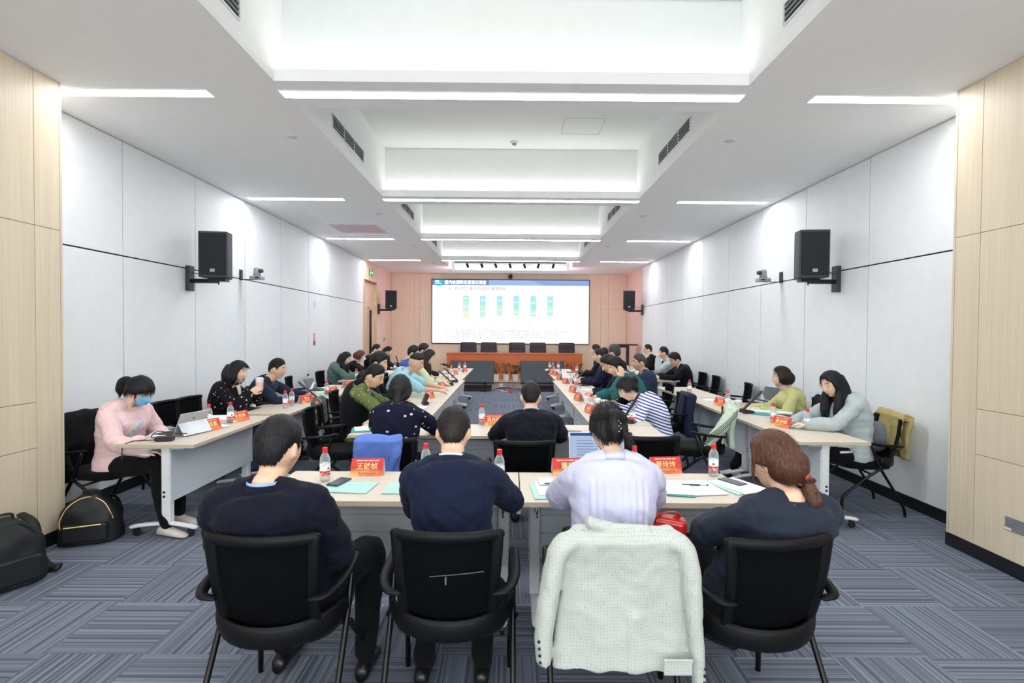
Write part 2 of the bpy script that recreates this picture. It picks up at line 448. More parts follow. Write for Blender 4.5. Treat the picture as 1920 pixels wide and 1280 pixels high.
# strip lights, flush in the ceiling
M_DIFF = emit('strip_diffuser', (250, 252, 255), STRIP_POWER)
def strip(x0, x1, y, label, group):
    r = empty('strip_light', ((x0 + x1) / 2, y, CEIL), 0, label, 'ceiling light', group)
    L = x1 - x0
    MB().box((0, 0, -.003), (L, .115, .006)).build('diffuser', M_DIFF, r)
    m = MB()
    for s in (-1, 1): m.box((0, s * .061, -.004), (L + .014, .007, .008)); m.box((s * (L / 2 + .003), 0, -.004), (.007, .122, .008))
    m.build('frame', M_WHITEPL, r)
order = ['nearest', 'second', 'third', 'fourth']
for i, y in enumerate((-.95 + .9, 4.17, 7.475, 10.67, 13.84)):
    if i == 0:
        strip(-1.83, 1.84, .89, 'long white strip light above the camera in the beam before the first ceiling tray', 'centre strip lights'); lab = None
        strip(-3.45, -2.4, .89, 'short strip light over the left wooden column, overhead', 'side strip lights'); strip(2.4, 3.43, .89, 'short strip light over the right wooden column, overhead', 'side strip lights')
        continue
    w_ = order[i - 1]
    strip(-1.83, 1.84, y, f'{w_} long white strip light on the ceiling centre line, on a beam between trays', 'centre strip lights')
    strip(-3.76 if i > 1 else -3.86, -2.40, y, f'{w_} short strip light on the left side of the ceiling towards the left wall', 'side strip lights')
    strip(2.40, 3.68 if i > 1 else 3.79, y, f'{w_} short strip light on the right side of the ceiling towards the right wall', 'side strip lights')

# supply vents on the tray sides
def vent(x, y0, y1, label):
    s = 1 if x < 0 else -1
    r = empty('air_vent', (x, (y0 + y1) / 2, CEIL + .22), 0, label, 'air vent', 'air vents in the ceiling trays'); L = y1 - y0
    MB().box((s * .002, 0, 0), (.004, L - .02, .13)).build('backing', M_DARK, r)
    m = MB()
    for z in (-.07, .07): m.box((s * .006, 0, z), (.012, L, .012))
    for k in range(4): m.box((s * .006, -L / 2 + k * L / 3, 0), (.012, .012, .14))
    m.build('frame', M_WHITEPL, r)
    m = MB()
    for k in range(3): m.box((s * .008, 0, -.036 + k * .036), (.01, L - .02, .008), Matrix.Identity(4))
    m.build('louvre', M_GREYPL, r)
for i, (y0, y1) in enumerate(((2.35, 3.45), (5.23, 6.33), (8.5, 9.6), (11.6, 12.6), (14.6, 15.3))):
    o_ = ['nearest', 'second', 'third', 'fourth', 'farthest'][i]
    vent(-CW, y0, y1, f'{o_} slotted air vent on the left side wall of a ceiling tray')
    vent(CW, y0, y1, f'{o_} slotted air vent on the right side wall of a ceiling tray')
# square return grille, pink light painted into the slat and duct colours
a = onz(615, 423, CEIL); r = empty('return_grille', (-2.82, 9.6, CEIL), 0, 'square pink-lit slatted return air grille in the left side of the ceiling', 'air vent')
m = MB()
for s in (-1, 1): m.box((s * .42, 0, -.006), (.03, .84, .012)); m.box((0, s * .40, -.006), (.84, .03, .012))
m.build('frame', M_WHITEPL, r)
m = MB()
for k in range(19): m.box((0, -.37 + k * .041, -.004), (.8, .022, .008))
m.build('slat', plain('pink_lit_white_slat', (228, 202, 216), .5), r)
MB().box((0, 0, -.001), (.8, .78, .002)).build('backing', plain('pink_lit_duct', (120, 96, 112), .8), r)
# round sprinkler covers and a smoke detector
def disc(x, y, lab): 
    r = MB().lathe([(.0, 0), (.05, 0), (.052, -.004), (.045, -.012), (.0, -.014)], 20).build('sprinkler_cover', plain('cover_plate', (206, 210, 216), .5), None, smooth=False, loc=(x, y, CEIL))
    tag(r, lab, 'sprinkler', 'ceiling sprinkler covers')
for i, y in enumerate((5.07, 8.37, 11.4, 14.5)):
    for s, w_ in ((-1, 'left'), (1, 'right')): disc(s * 2.13, y, f'{["nearest","second","third","farthest"][i]} small round sprinkler cover on the {w_} side of the ceiling')
p = Vector((.04, 7.15, CEIL + .72))
r = empty('smoke_detector', p, 0, 'small round white smoke detector on the roof of the second ceiling tray', 'smoke detector')
MB().lathe([(0, 0), (.055, 0), (.057, -.018), (.04, -.026), (0, -.026)], 24).build('base', M_WHITEPL, r, smooth=False)
MB().lathe([(0, -.026), (.03, -.026), (.032, -.04), (.02, -.05), (0, -.05)], 24).build('sensor', M_GREYPL, r)

# side walls: dark backing, white panels with open grooves
GZ = 2.38; g = .014
def wall(name, x, y0, y1, seams, s):
    wl = S(name, MB().box((x + s * .17, (YR + YB) / 2, CEIL / 2), (.1, YB - YR + .3, CEIL)), M_GROOVE)
    e = [y0] + [v for v in seams if y0 < v < y1] + [y1]
    for i in range(len(e) - 1):
        for z0, z1 in ((.10, GZ), (GZ, CEIL)):
            MB().box((x + s * .01, (e[i] + e[i + 1]) / 2, (z0 + z1) / 2), (.02, e[i + 1] - e[i] - g, z1 - z0 - g)).build('panel', M_PANEL, wl, bevel=.001)
    MB().box((x + s * .005, (y0 + y1) / 2, .05), (.03, y1 - y0, .1)).build('baseboard', M_BASE, wl)
    return wl
WL = wall('wall_left', XL, CYE, 13.75, [5.24 + 1.197 * k for k in range(8)], -1)
WR = wall('wall_right', XR, CYE, 14.9, [5.52 + 1.182 * k for k in range(8)], 1)
# wood stretches near the stage, pink stage light painted into their colour
def slab(parent, name, x, y0, y1, z0, z1, mat, t=.02, s=-1, bev=.001):
    MB().box((x + s * t / 2, (y0 + y1) / 2, (z0 + z1) / 2), (t, y1 - y0, z1 - z0)).build(name, mat, parent, bevel=bev)
M_PINKLIT_WOOD = veneer('pink_lit_wood_panel', (226, 190, 170), (234, 202, 182))
slab(WL, 'panel', XL, 13.76, 15.18, 3.02, CEIL, M_PINKLIT_WOOD)
slab(WL, 'panel', XL, 13.76, 13.86, 0, 3.01, M_PINKLIT_WOOD)
slab(WL, 'panel', XL, 15.09, 15.19, 0, 3.01, M_PINKLIT_WOOD)
slab(WL, 'panel', XL, 15.2, YB, 0, CEIL, M_PINKLIT_SALMON)
slab(WR, 'panel', XR, 14.905, YB, 0, CEIL, M_PINKLIT_SALMON, s=1)
# rear wall
wr = MB(); wr.box((0, YR - .05, .45), (XR - XL + .4, .1, .9)); wr.box((0, YR - .05, CEIL - .1), (XR - XL + .4, .1, .2)); S('wall_rear', wr, M_PANEL)
ld = bpy.data.lights.new('rear_fill', 'AREA'); ld.shape = 'RECTANGLE'; ld.size = 6.8; ld.size_y = 2.3; ld.energy = REAR_FILL_POWER; ld.color = (.93, .97, 1)  # fill panel added behind the camera to brighten ceiling and backs
lo = bpy.data.objects.new('rear_fill_panel', ld); COL.objects.link(lo); lo.location = (0, YR - .02, 2.1); lo.rotation_euler = (R(97), 0, 0)
wf = MB(); [wf.box((x, YR - .03, 2.1), (.06, .08, 2.45)) for x in (-3.45, -1.15, 1.15, 3.45)]; S('added_window_1', wf, M_WHITEPL)  # unseen bars, made up to go with the added fill panel
# back wall
WB = S('wall_back', MB().box((0, YB + .08, CEIL / 2), (XR - XL + .5, .1, CEIL)), plain('back_wall_groove', (120, 92, 72), .7))
xs_ = [XL] + [ony(px, 560, YB).x for px in (777, 787, 811)] + [ony(px, 560, YB).x for px in (861, 908, 957, 1006, 1053)] + [ony(px, 560, YB).x for px in (1101, 1127, 1141)] + [XR]
for i in range(len(xs_) - 1):
    for z0, z1 in ((0, GZ), (GZ, CEIL)):
        MB().box(((xs_[i] + xs_[i + 1]) / 2, YB + .015, (z0 + z1) / 2), (xs_[i + 1] - xs_[i] - .005, .03, z1 - z0 - .004)).build('panel', M_BACKWOOD, WB, bevel=.001)

# wooden columns by the camera
def column(name, x, s, seams):
    c = S(name, MB().box((x + s * .32, (YR + CYE - .02) / 2, CEIL / 2), (.6, CYE - .02 - YR, CEIL)), plain('oak_joint', (150, 128, 96), .7))
    e = [YR] + seams + [CYE - .022]
    for i in range(len(e) - 1):
        zz = [(.1, .77), (.77, 1.105), (1.105, 2.40), (2.40, CEIL)] if i == len(e) - 3 else [(.1, 2.40), (2.40, CEIL)]
        for z0, z1 in zz:
            MB().box((x + s * .01, (e[i] + e[i + 1]) / 2, (z0 + z1) / 2), (.02, e[i + 1] - e[i] - .004, z1 - z0 - .004)).build('panel', M_OAK, c, bevel=.0008)
    MB().box((x + s * .31, CYE - .01, CEIL / 2 + .05), (.62, .02, CEIL - .1)).build('end_panel', M_OAK, c)
    MB().box((x + s * .006, (YR + CYE) / 2, .05), (.025, CYE - YR, .1)).build('baseboard', M_BASE, c)
    return c
column('wall_left_column', CXL, -1, [-1.2, 0.0, 1.2, 2.4, 3.80])
column('wall_right_column', CXR, 1, [-1.2, 0.0, 1.2, 2.4, 3.80])

# door in the left wall
dr = empty('door_1', (XL - .09, 14.47, 0)); dr['kind'] = 'structure'
slabd = MB().box((0, .0, 1.5), (.05, 1.22, 3.0)).build('leaf', M_PINKLIT_WOOD, dr)
MB().box((.06, .61, 1.5), (.1, .02, 3.0)).build('jamb', plain('khaki_door_jamb', (214, 196, 150), .5), dr)
MB().box((.06, -.61, 1.5), (.1, .02, 3.0)).build('jamb', plain('khaki_door_jamb', (214, 196, 150), .5), dr)
MB().box((.06, 0, 3.01), (.12, 1.24, .02)).build('header', plain('brown_header', (150, 110, 90), .5), dr)
for s in (-1, 1):
    h = MB().tube([(.10, s * .06 - .02, .75), (.10, s * .06 - .02, 2.2)], .018, 12).build('handle', M_DARK, dr, smooth=True)
    m = MB()
    for z in (.9, 2.28): m.tube([(.02, s * .06 - .02, z), (.1, s * .06 - .02, z), (.1, s * .06 - .02, z - .09)], .012, 8)
    m.build('bracket', plain('brass', (196, 170, 120), .3, metal=1), h, smooth=True)

# exit sign
r = empty('exit_sign', onx(695, 511, XL) + Vector((.0, 0, 0)), 0, 'green exit sign with white running figure and arrow above the left door', 'exit sign')
MB().box((.012, 0, 0), (.024, .34, .16)).build('housing', emit('exit_green', (60, 150, 95), .9), r)
m = MB()
m.add([(.026, -.02, .012), (.026, .06, .012), (.026, .06, .045), (.026, .13, 0), (.026, .06, -.045), (.026, .06, -.012), (.026, -.02, -.012)], [(0, 1, 2, 3, 4, 5, 6)])
m.box((.026, -.09, -.01), (.003, .022, .07)); m.box((.026, -.085, .048), (.003, .022, .024)); m.box((.026, -.115, .0), (.003, .04, .014)); m.box((.026, -.07, -.045), (.003, .04, .016)); m.box((.026, -.11, -.055), (.003, .016, .03))
m.build('pictogram', emit('exit_white', (235, 255, 240), 1.1), r)
# switch plate, wall notice and socket plates
r = empty('switch_plate', onx(589, 571, XL), 0, 'small white switch panel high on the left white wall', 'switch')
MB().box((.006, 0, 0), (.012, .09, .15)).build('plate', M_WHITEPL, r, bevel=.002); MB().box((.014, 0, 0), (.006, .05, .1)).build('rocker', plain('rocker', (214, 218, 224), .4), r)
r = empty('wall_notice', onx(589, 636, XL), 0, 'small pink and maroon notice stuck on the left white wall', 'sign')
MB().box((.002, 0, 0), (.004, .1, .24)).build('sheet', plain('pink_sheet', (238, 150, 190), .6), r)
MB().box((.0045, 0, -.075), (.002, .09, .08)).build('lower_print', plain('maroon_print', (130, 60, 86), .6), r)
text_mesh('lettering', '节\n约', .035, M_WHITEPL, r, Matrix.Translation((.005, 0, .05)) @ Matrix.Rotation(PI / 2, 4, 'Z') @ Matrix.Rotation(PI / 2, 4, 'X'))
r = empty('wall_plug', onx(718, 636, XL), 0, 'white socket plate with dark plugs on the pink-lit wood wall left of the stage', 'socket')
MB().box((.005, -.05, 0), (.01, .12, .09)).build('plate', M_WHITEPL, r, bevel=.002); m = MB(); m.box((.03, .05, .03), (.05, .05, .05)); m.box((.03, .05, -.03), (.05, .05, .05)); m.build('plug', M_GREYPL, r, bevel=.004)
r = empty('floor_socket', onx(1906, 986, CXR), 0, 'grey steel socket plate low on the right wooden column', 'socket')
MB().box((-.004, 0, 0), (.008, .15, .09)).build('plate', plain('grey_steel_plate', (142, 144, 144), .4, metal=.4), r, bevel=.002)
m = MB(); m.box((-.009, .03, -.0), (.002, .035, .04)); m.box((-.009, -.03, 0), (.002, .035, .04)); m.build('outlet', plain('outlet_grey', (120, 122, 124), .5), r)
m = MB(); m.box((-.0095, .05, -.035), (.002, .045, .012)); m.build('sticker', M_WHITEPL, r)

# ---------------------------------------------------------------- stage
SZ = .186
S('stage_platform', MB().box(((XL + XR) / 2, (14.95 + YB) / 2, SZ / 2), (XR - XL, YB - 14.95, SZ)), plain('stage_riser_beige', (196, 176, 150), .6))
tr = MB().box(((XL + XR) / 2, 14.94, SZ - .008), (XR - XL, .03, .016)).build('trim_1', plain('stage_nosing', (120, 92, 70), .4)); tr['kind'] = 'structure'
for i, px in enumerate((939.5, 952.5, 963)):
    p = ony(px, 720, 14.94); r = MB().box((0, -.006, 0), (.1, .012, .1)).build('stage_socket', M_WHITEPL if i == 0 else M_GREYPL, loc=(p.x, 14.945, .095), bevel=.003)
    tag(r, ['white square socket plate on the stage riser', 'left of the two grey sockets on the stage riser', 'right of the two grey sockets on the stage riser'][i], 'socket')
# the stage desk
dk = empty('stage_desk', (.14, 16.1, SZ), 0, 'long orange cherry wood desk on the stage under the screen', 'desk')
x0, x1 = ony(837.5, 662, 15.9).x - .14, ony(1092, 662, 15.9).x - .14; DH = .79
MB().box(((x0 + x1) / 2, .1, DH - .02), (x1 - x0 + .03, .62, .04)).build('desktop', M_ORANGE, dk, bevel=.004)
xa, xb = ony(938.6, 680, 15.9).x - .14, ony(990.4, 680, 15.9).x - .14
rows = [(.0, .20), (.205, .44), (.445, .75)]
for a_, b_ in ((x0, xa), (xa, xb), (xb, x1)):
    for z0, z1 in rows: MB().box(((a_ + b_) / 2, -.18, (z0 + z1) / 2), (b_ - a_ - .008, .03, z1 - z0 - .004)).build('front_panel', M_ORANGE, dk, bevel=.002)
m = MB(); m.box(((x0 + x1) / 2, -.165, .375), (x1 - x0, .01, .75)); m.build('backing', plain('desk_joint', (216, 150, 100), .5), dk)
for x in (x0 + .015, x1 - .015): MB().box((x, .1, .375), (.03, .56, .75)).build('side_panel', M_ORANGE, dk)
# high-back chairs on the stage
def stage_chair():
    r = empty('leather_chair', (0, 0, 0), 0, 'x', 'chair')
    m = MB(); rings = []
    for z, w_, y in ((.50, .23, .20), (.62, .25, .215), (.85, .262, .23), (1.02, .258, .25), (1.09, .25, .265), (1.11, .22, .27)):
        rings.append([Vector((w_ * math.copysign(abs(math.cos(a)) ** .35, math.cos(a)), y + .045 * math.copysign(abs(math.sin(a)) ** .6, math.sin(a)), z)) for a in [2 * PI * j / 24 for j in range(24)]])
    m.loft(rings).build('backrest', M_LEATHER, r, smooth=True)
    m = MB(); m.box((0, .175, .98), (.40, .02, .12)); m.box((0, .165, .84), (.40, .02, .11)); m.box((0, .155, .7), (.4, .02, .12)); m.build('cushion', M_LEATHER, r, bevel=.009, bseg=3)
    MB().box((0, -.02, .46), (.5, .46, .09)).build('seat', M_LEATHER, r, bevel=.03, bseg=3)
    for s in (-1, 1): MB().tube([(s * .27, .2, .5), (s * .28, .18, .66), (s * .28, -.1, .66), (s * .27, -.14, .5), (s * .24, -.14, .42)], .022, 8, smooth=3).build('armrest', M_LEATHER, r, smooth=True)
    MB().tube([(0, 0, .42), (0, 0, .1)], .03, 12).build('column', M_CHROME, r, smooth=True)
    m = MB()
    for k in range(5):
        a = 2 * PI * k / 5 + .3; m.tube([(0, 0, .1), (.28 * math.cos(a), .28 * math.sin(a), .05)], [.03, .018], 8); m.ell((.28 * math.cos(a), .28 * math.sin(a), .028), (.028, .028, .028))
    m.build('star_base', M_CHROME, r, smooth=True)
    return r
PC = Proto(stage_chair())
for i, px in enumerate((878.5, 916.5, 969.5, 1008.5, 1062.5)):
    p = ony(px, 645, 16.62)
    PC.put((p.x, 16.38, SZ), 0, f'{["leftmost","second from left","middle","fourth from left","rightmost"][i]} black leather high-back chair behind the stage desk', 'leather chairs on the stage')
# ---------------------------------------------------------------- screen wall
tl, br_ = ony(811, 524, YB - .03), ony(1103, 644.5, YB - .03)
sw, sh = br_.x - tl.x, tl.z - br_.z
scn = empty('led_screen', ((tl.x + br_.x) / 2, YB - .045, (tl.z + br_.z) / 2), 0, 'large bright LED screen showing a slide on the back wall above the stage', 'screen')
MB().box((0, .015, 0), (sw + .05, .045, sh + .05)).build('bezel', M_DARK, scn)
MB().box((0, -.012, 0), (sw, .004, sh)).build('display', emit('slide_white', (253, 253, 255), SCREEN_POWER), scn)
def slide(name, u0, v0, u1, v1, mat, dep=1):
    # u,v in fractions of the display, v down
    return MB().box((-sw / 2 + sw * (u0 + u1) / 2, -.0145 - dep * .0006, sh / 2 - sh * (v0 + v1) / 2), (sw * (u1 - u0), .0008, sh * (v1 - v0))).build(name, mat, scn)
slide('header_bar', 0, 0, 1, .085, emit('slide_blue', (106, 138, 194), .8))
m = MB(); yy = -.0165
def sp(u, v): return (-sw / 2 + sw * u, yy, sh / 2 - sh * v)
m.add([sp(.36, 0), sp(.63, 0), sp(.71, .085), sp(.36, .085)], [(0, 1, 2, 3)])
m.build('header_facet', emit('slide_blue2', (156, 182, 226), .8), scn, recalc=False)
m = MB(); m.add([sp(.63, 0), sp(1, 0), sp(1, .085), sp(.71, .085)], [(0, 1, 2, 3)]); m.build('header_facet', emit('slide_blue3', (138, 166, 218), .8), scn, recalc=False)
yy = -.0175; m = MB(); m.add([sp(.022, .0), sp(.066, .0), sp(.066, .088), sp(.044, .105), sp(.022, .088)], [(0, 1, 2, 3, 4)]); m.build('badge', emit('slide_cyan', (70, 190, 205), .8), scn, recalc=False)
eW = emit('slide_text_white', (255, 255, 255), 1.3); eG = emit('slide_text_grey', (176, 170, 176), .8); eG2 = emit('slide_text_dim', (150, 134, 140), .8); eL = emit('slide_text_pale', (232, 232, 232), 1.1)
RX = Matrix.Rotation(PI / 2, 4, 'X')
def st(body, u, v, size, mat, align='LEFT', xs=1.0, bold=0.0, name='slide_text'):
    return text_mesh(name, body, size, mat, scn, Matrix.Translation((-sw / 2 + sw * u, -.019, sh / 2 - sh * v)) @ RX, align, .0001, bold, xs)
st('四、', .044, .044, .13, eW, 'CENTER', 1.1, .002, 'badge_text')
st('国内检测师发展现状调查', .077, .046, .145, eW, 'LEFT', .86, .002, 'title_text')
st('（五）检测师主要工作内容的重要程度', .075, .142, .125, eG2, 'LEFT', .95, .0, 'subtitle_text')
eB = emit('bar_cyan', (160, 218, 220), .88); eGn = emit('bar_green', (186, 224, 204), .88); eY = emit('bar_yellow', (222, 228, 186), .85)
for i, (u, a_, b_) in enumerate(((.215, .34, .505), (.322, .40, .59), (.43, .40, .56), (.537, .455, .56), (.645, .47, .575), (.753, .41, .56))):
    hw = .0185
    slide('chart_bar', u - hw, .25, u + hw, a_, eB); slide('chart_bar', u - hw, a_, u + hw, b_, eGn)
    slide('chart_bar', u - hw, b_ + .012, u + hw, .595, eY if i == 0 else eL)
    st('%.1f%%' % (35 + 4.3 * i), u, (.25 + a_) / 2, .05, eW, 'CENTER', 1, .001, 'bar_value'); st('%.1f%%' % (55 - 4.3 * i), u, (a_ + b_) / 2, .05, eW, 'CENTER', 1, .001, 'bar_value')
for u in (.305, .387, .53, .617): slide('legend_marker', u - .004, .715, u + .004, .726, eG)
st('根据调查结果可知，检测师主要工作内容的重要程度从高到低依次为，出具专业检测报告', .13, .815, .098, eG, 'LEFT', .99)
st('检测过程的重要性评价较高，可以看出检测师的职业能力仍需不断提升。此外，还有', .095, .865, .098, eG, 'LEFT', 1.02)
st('检测能力一定程度上决定着个人的职业发展水平，因此需要检测工作者不断学习。', .095, .915, .098, eG, 'LEFT', .98)
# small camera above the screen
p = ony(957, 519, 16.9); r = empty('wall_camera', p, 0, 'small black camera on a bracket at the top edge of the screen', 'camera')
MB().lathe([(0, -.07), (.05, -.06), (.07, -.02), (.07, .02), (.05, .06), (0, .07)], 20).build('body', M_DARK, r, smooth=True)
MB().tube([(0, -.06, -.01), (0, -.1, -.015)], [.035, .03], 16).build('lens', M_SCREENOFF, r, smooth=True)
MB().tube([(0, .02, .05), (.05, .06, .14)], .015, 8).build('bracket', M_DARK, r)
# lighting rail with spots in the last tray
r = empty('track_light', (0, 15.3, CEIL + .12), 0, 'ceiling track with seven small black spotlights above the stage', 'track light')
m = MB(); [m.box((x, 0, .215), (.02, .02, .33)) for x in (-1.5, 0, 1.5)]; m.build('hanger', M_DARK, r)
MB().box((0, 0, .03), (3.3, .04, .05)).build('rail', plain('grey_rail', (150, 160, 170), .4, metal=.5), r)
for i, px in enumerate((876, 903, 929, 956, 983, 1010, 1038)):
    x = ony(px, 498, 15.3).x; t = -.03 if i < 5 else .03
    s_ = MB().tube([(x + t * .4, .0, -.01), (x - t, .03, -.13)], .034, 14).build('spotlight', M_DARK, r, smooth=False)
    MB().tube([(x, 0, .02), (x, 0, -.03)], .01, 8).build('stem', M_DARK, s_)
    MB().lathe([(0, 0), (.028, 0), (.028, -.003), (0, -.003)], 14, (x - t, .032, -.131)).build('lamp_face', emit('spot_face', (255, 226, 236), 2.0), s_)
for s in (-1, 1):     # the outer stage spots wash the side walls pink
    ld = bpy.data.lights.new('stage_wash', 'SPOT'); ld.energy = 34; ld.color = (1, .55, .74); ld.spot_size = R(130); ld.spot_blend = 1; ld.shadow_soft_size = .1
    lo = bpy.data.objects.new('stage_wash', ld); COL.objects.link(lo); lo.parent = r; lo.location = (s * 1.45, .1, -.24)
    lo.rotation_euler = Vector((s * 2.6, .5, .05)).to_track_quat('-Z', 'Y').to_euler()

# loudspeakers
def speaker(px, py, x, wx, s, label, d=None, sc_=1.0):
    p = onx(px, py, x); r = empty('loudspeaker', p, R(-8 * s), label, 'loudspeaker', 'wall loudspeakers')
    W, D, H = .325, .34, .54
    m = MB(); rings = []
    for z in (-H / 2, H / 2): rings.append([Vector(q) for q in ((-W / 2, -D / 2, z), (W / 2, -D / 2, z), (W / 2 + .0, -.02, z), (W / 2 - .07, D / 2, z), (-W / 2 + .07, D / 2, z), (-W / 2, -.02, z))])
    m.loft(rings).build('cabinet', plain('speaker_cabinet', (46, 50, 60), .5), r, bevel=.012)
    MB().box((0, -D / 2 - .004, .0), (W - .035, .012, H - .05)).build('grille', plain('speaker_grille', (12, 15, 22), .75), r, bevel=.006)
    b = MB().box((0, -D / 2 - .012, -.19), (.05, .004, .034)).build('badge', M_SILVER, r)
    text_mesh('lettering', 'RCF', .02, M_DARK, b, Matrix.Translation((0, -D / 2 - .0145, -.19)) @ RX, 'CENTER', .0002, .0005)
    m = MB(); q = Vector((wx - p.x, 0, 0)); q.rotate(Euler((0, 0, R(8 * s))))
    # arm to the wall and wall plate, in the thing's own frame
    m.tube([(0, .0, -H / 2 - .03), (q.x * .95, q.y * .95, -H / 2 - .03)], .028, 8); m.box((0, 0, -H / 2 - .02), (.2, .12, .035))
    m.tube([(0, 0, -H / 2 - .03), (0, 0, -H / 2 - .075)], .008, 8)
    br = m.build('bracket', M_BLKMET, r)
    Mz = Matrix.Rotation(R(8 * s), 4, 'Z')
    pl = MB(); pl.box((0, 0, 0), (.05, .1, .3)); o = pl.build('wall_plate', plain('plate_charcoal', (52, 52, 62), .45), r, bevel=.003); o.location = (q.x - math.copysign(.03, q.x), q.y, -H / 2 + .0); o.rotation_euler = (0, 0, R(8 * s))
    MB().tube([(q.x, q.y, -H / 2 + .1), (q.x * .7, q.y * .7 + .02, -H / 2 + .06), (q.x * .35, .05, -H / 2 + .12)], .004, 6, smooth=4).build('cable', M_DARK, r)
speaker(410, 480, -3.52, XL, -1, 'large black loudspeaker on the near left wall beside a camera')
speaker(1516, 479, 3.46, XR, 1, 'large black loudspeaker on the near right wall beside a camera')
speaker(734, 562, -3.5, XL, -1, 'distant black loudspeaker on the pink-lit wood wall left of the screen')
speaker(1179, 563, 3.4, XR, 1, 'distant black loudspeaker on the pink-lit wood wall right of the screen')
def ptz(px, py, x, wx, s, label):
    p = onx(px, py, x); r = empty('conference_camera', p, 0, label, 'camera')
    MB().box((0, 0, -.06), (.17, .14, .05)).build('base', M_GREYPL, r, bevel=.014)
    MB().lathe([(0, -.04), (.055, -.038), (.05, .0), (.045, .07), (.03, .085), (0, .088)], 20).build('head', M_GREYPL, r, smooth=True)
    m = MB(); m.tube([(s * -.02, 0, .04), (s * -.085, -.02, .04)], [.034, .028], 16); m.build('lens', M_SCREENOFF, r, smooth=True)
    MB().box((-s * .03, -.068, -.06), (.05, .006, .02)).build('sensor_window', M_DARK, r)
    m = MB(); xw = wx - p.x; m.box((xw * .5, 0, -.085), (abs(xw), .05, .008)); m.box((xw - s * .01, 0, -.02), (.015, .07, .15)); m.build('bracket', M_BLKMET, r)
ptz(482, 513, -3.66, XL, -1, 'grey dome conference camera on a bracket on the left wall')
ptz(1431, 517, 3.56, XR, 1, 'grey dome conference camera on a bracket on the right wall')
# standing monitors in front of the stage
def monitor(x0p, x1p, label):
    a = ony(x0p, 700, 14.25).x; b = ony(x1p, 700, 14.25).x; r = empty('floor_monitor', ((a + b) / 2, 14.3, 0), 0, label, 'monitor', 'wide monitors in front of the stage')
    W = b - a; M = Matrix.Translation((0, 0, .52)) @ Matrix.Rotation(R(-30), 4, 'X')
    MB().box((0, 0, 0), (W, .05, .68), M).build('casing', M_DARK, r, bevel=.01)
    MB().box((0, -.027, .0), (W - .03, .004, .63), M).build('display', M_SCREENOFF, r)
    m = MB()
    for s in (-1, 1): m.box((s * W * .3, .1, .3), (.06, .05, .5)); m.box((s * W * .3, .02, .04), (.07, .6, .06))
    m.box((0, .02, .11), (W * .9, .3, .12)); m.build('stand', M_DARK, r)
monitor(843, 926, 'wide dark monitor leaning back before the stage, left of the potted plants')
monitor(976, 1058, 'wide dark monitor leaning back before the stage, right of the potted plants')
# lectern
p = ony(1173, 646, 15.3); r = empty('lectern', (p.x, 15.3, SZ), 0, 'dark lectern with thin flat top on a single post at the right of the stage', 'lectern')
h = p.z - SZ
MB().box((0, 0, h), (.64, .42, .04), Matrix.Rotation(R(0), 4, 'X')).build('top', plain('lectern_brown', (52, 34, 30), .4), r, bevel=.006)
MB().box((-.12, 0, h - .05), (.36, .36, .06)).build('shelf', M_DARK, r, bevel=.004)
MB().box((.06, 0, h / 2), (.075, .10, h - .05)).build('post', plain('lectern_post', (40, 26, 24), .4), r)
MB().box((0, 0, .02), (.5, .4, .04)).build('base', M_DARK, r)
# potted plants
M_LEAF = plain('dark_green_leaf', (44, 70, 40), .5, vary=.25); M_LEAF2 = plain('olive_leaf', (96, 104, 58), .5, vary=.25); M_FLOWER = plain('orange_red_flower', (214, 92, 56), .6, vary=.1)
def plant(px, dense, label):
    x = ony(px, 705, 15.35).x; r = empty('potted_plant', (x, 15.3, SZ), 0, label, 'plant', 'potted plants before the stage desk'); rnd = random.Random(int(px))
    MB().lathe([(0, 0), (.07, 0), (.075, .01), (.1, .2), (.105, .205), (.092, .205), (.085, .18), (0, .175)], 24).build('pot', M_WHITEPL, r, smooth=False)
    m = MB(); fl = MB(); stm = MB()
    for i in range(150 if dense else 90):
        a = rnd.uniform(0, 2 * PI); rr = rnd.uniform(.0, .17 if dense else .16); z = .2 + rnd.uniform(.0, .26 if dense else .34)
        c = Vector((rr * math.cos(a), rr * math.sin(a), z)); Ml = Matrix.Translation(c) @ Euler((rnd.uniform(-1, 1), rnd.uniform(-1, 1), a)).to_matrix().to_4x4()
        L = rnd.uniform(.025, .05)
        m.add([(0, -L, 0), (L * .45, 0, .006), (0, L, 0), (-L * .45, 0, .006)], [(0, 1, 2, 3)], 0, Ml)
        if i % 6 == 0: stm.tube([(0, 0, .17), (c.x * .5, c.y * .5, z * .6 + .06), c], .0035, 5)
        if i % (14 if dense else 6) == 0: fl.ell(c + Vector((0, 0, .08)), (.014, .014, .01), None, 6, 4)
    m.build('foliage', M_LEAF if dense else M_LEAF2, r, recalc=False); stm.build('stem', M_LEAF2, r); fl.build('flower', M_FLOWER, r)['kind'] = 'stuff'
plant(930, False, 'potted orange-flowered plant in a white pot half behind the left monitor')
plant(949, False, 'potted plant in a white pot with thin orange flowers, second from the left monitor')
plant(966.5, True, 'bushy dark green potted plant in a white pot beside the right monitor')
plant(981, False, 'potted plant mostly hidden behind the left end of the right monitor')
plant(1064, False, 'orange-flowered plant showing past the right end of the right monitor')
plant(1084, False, 'orange-flowered plant farthest right before the stage desk')
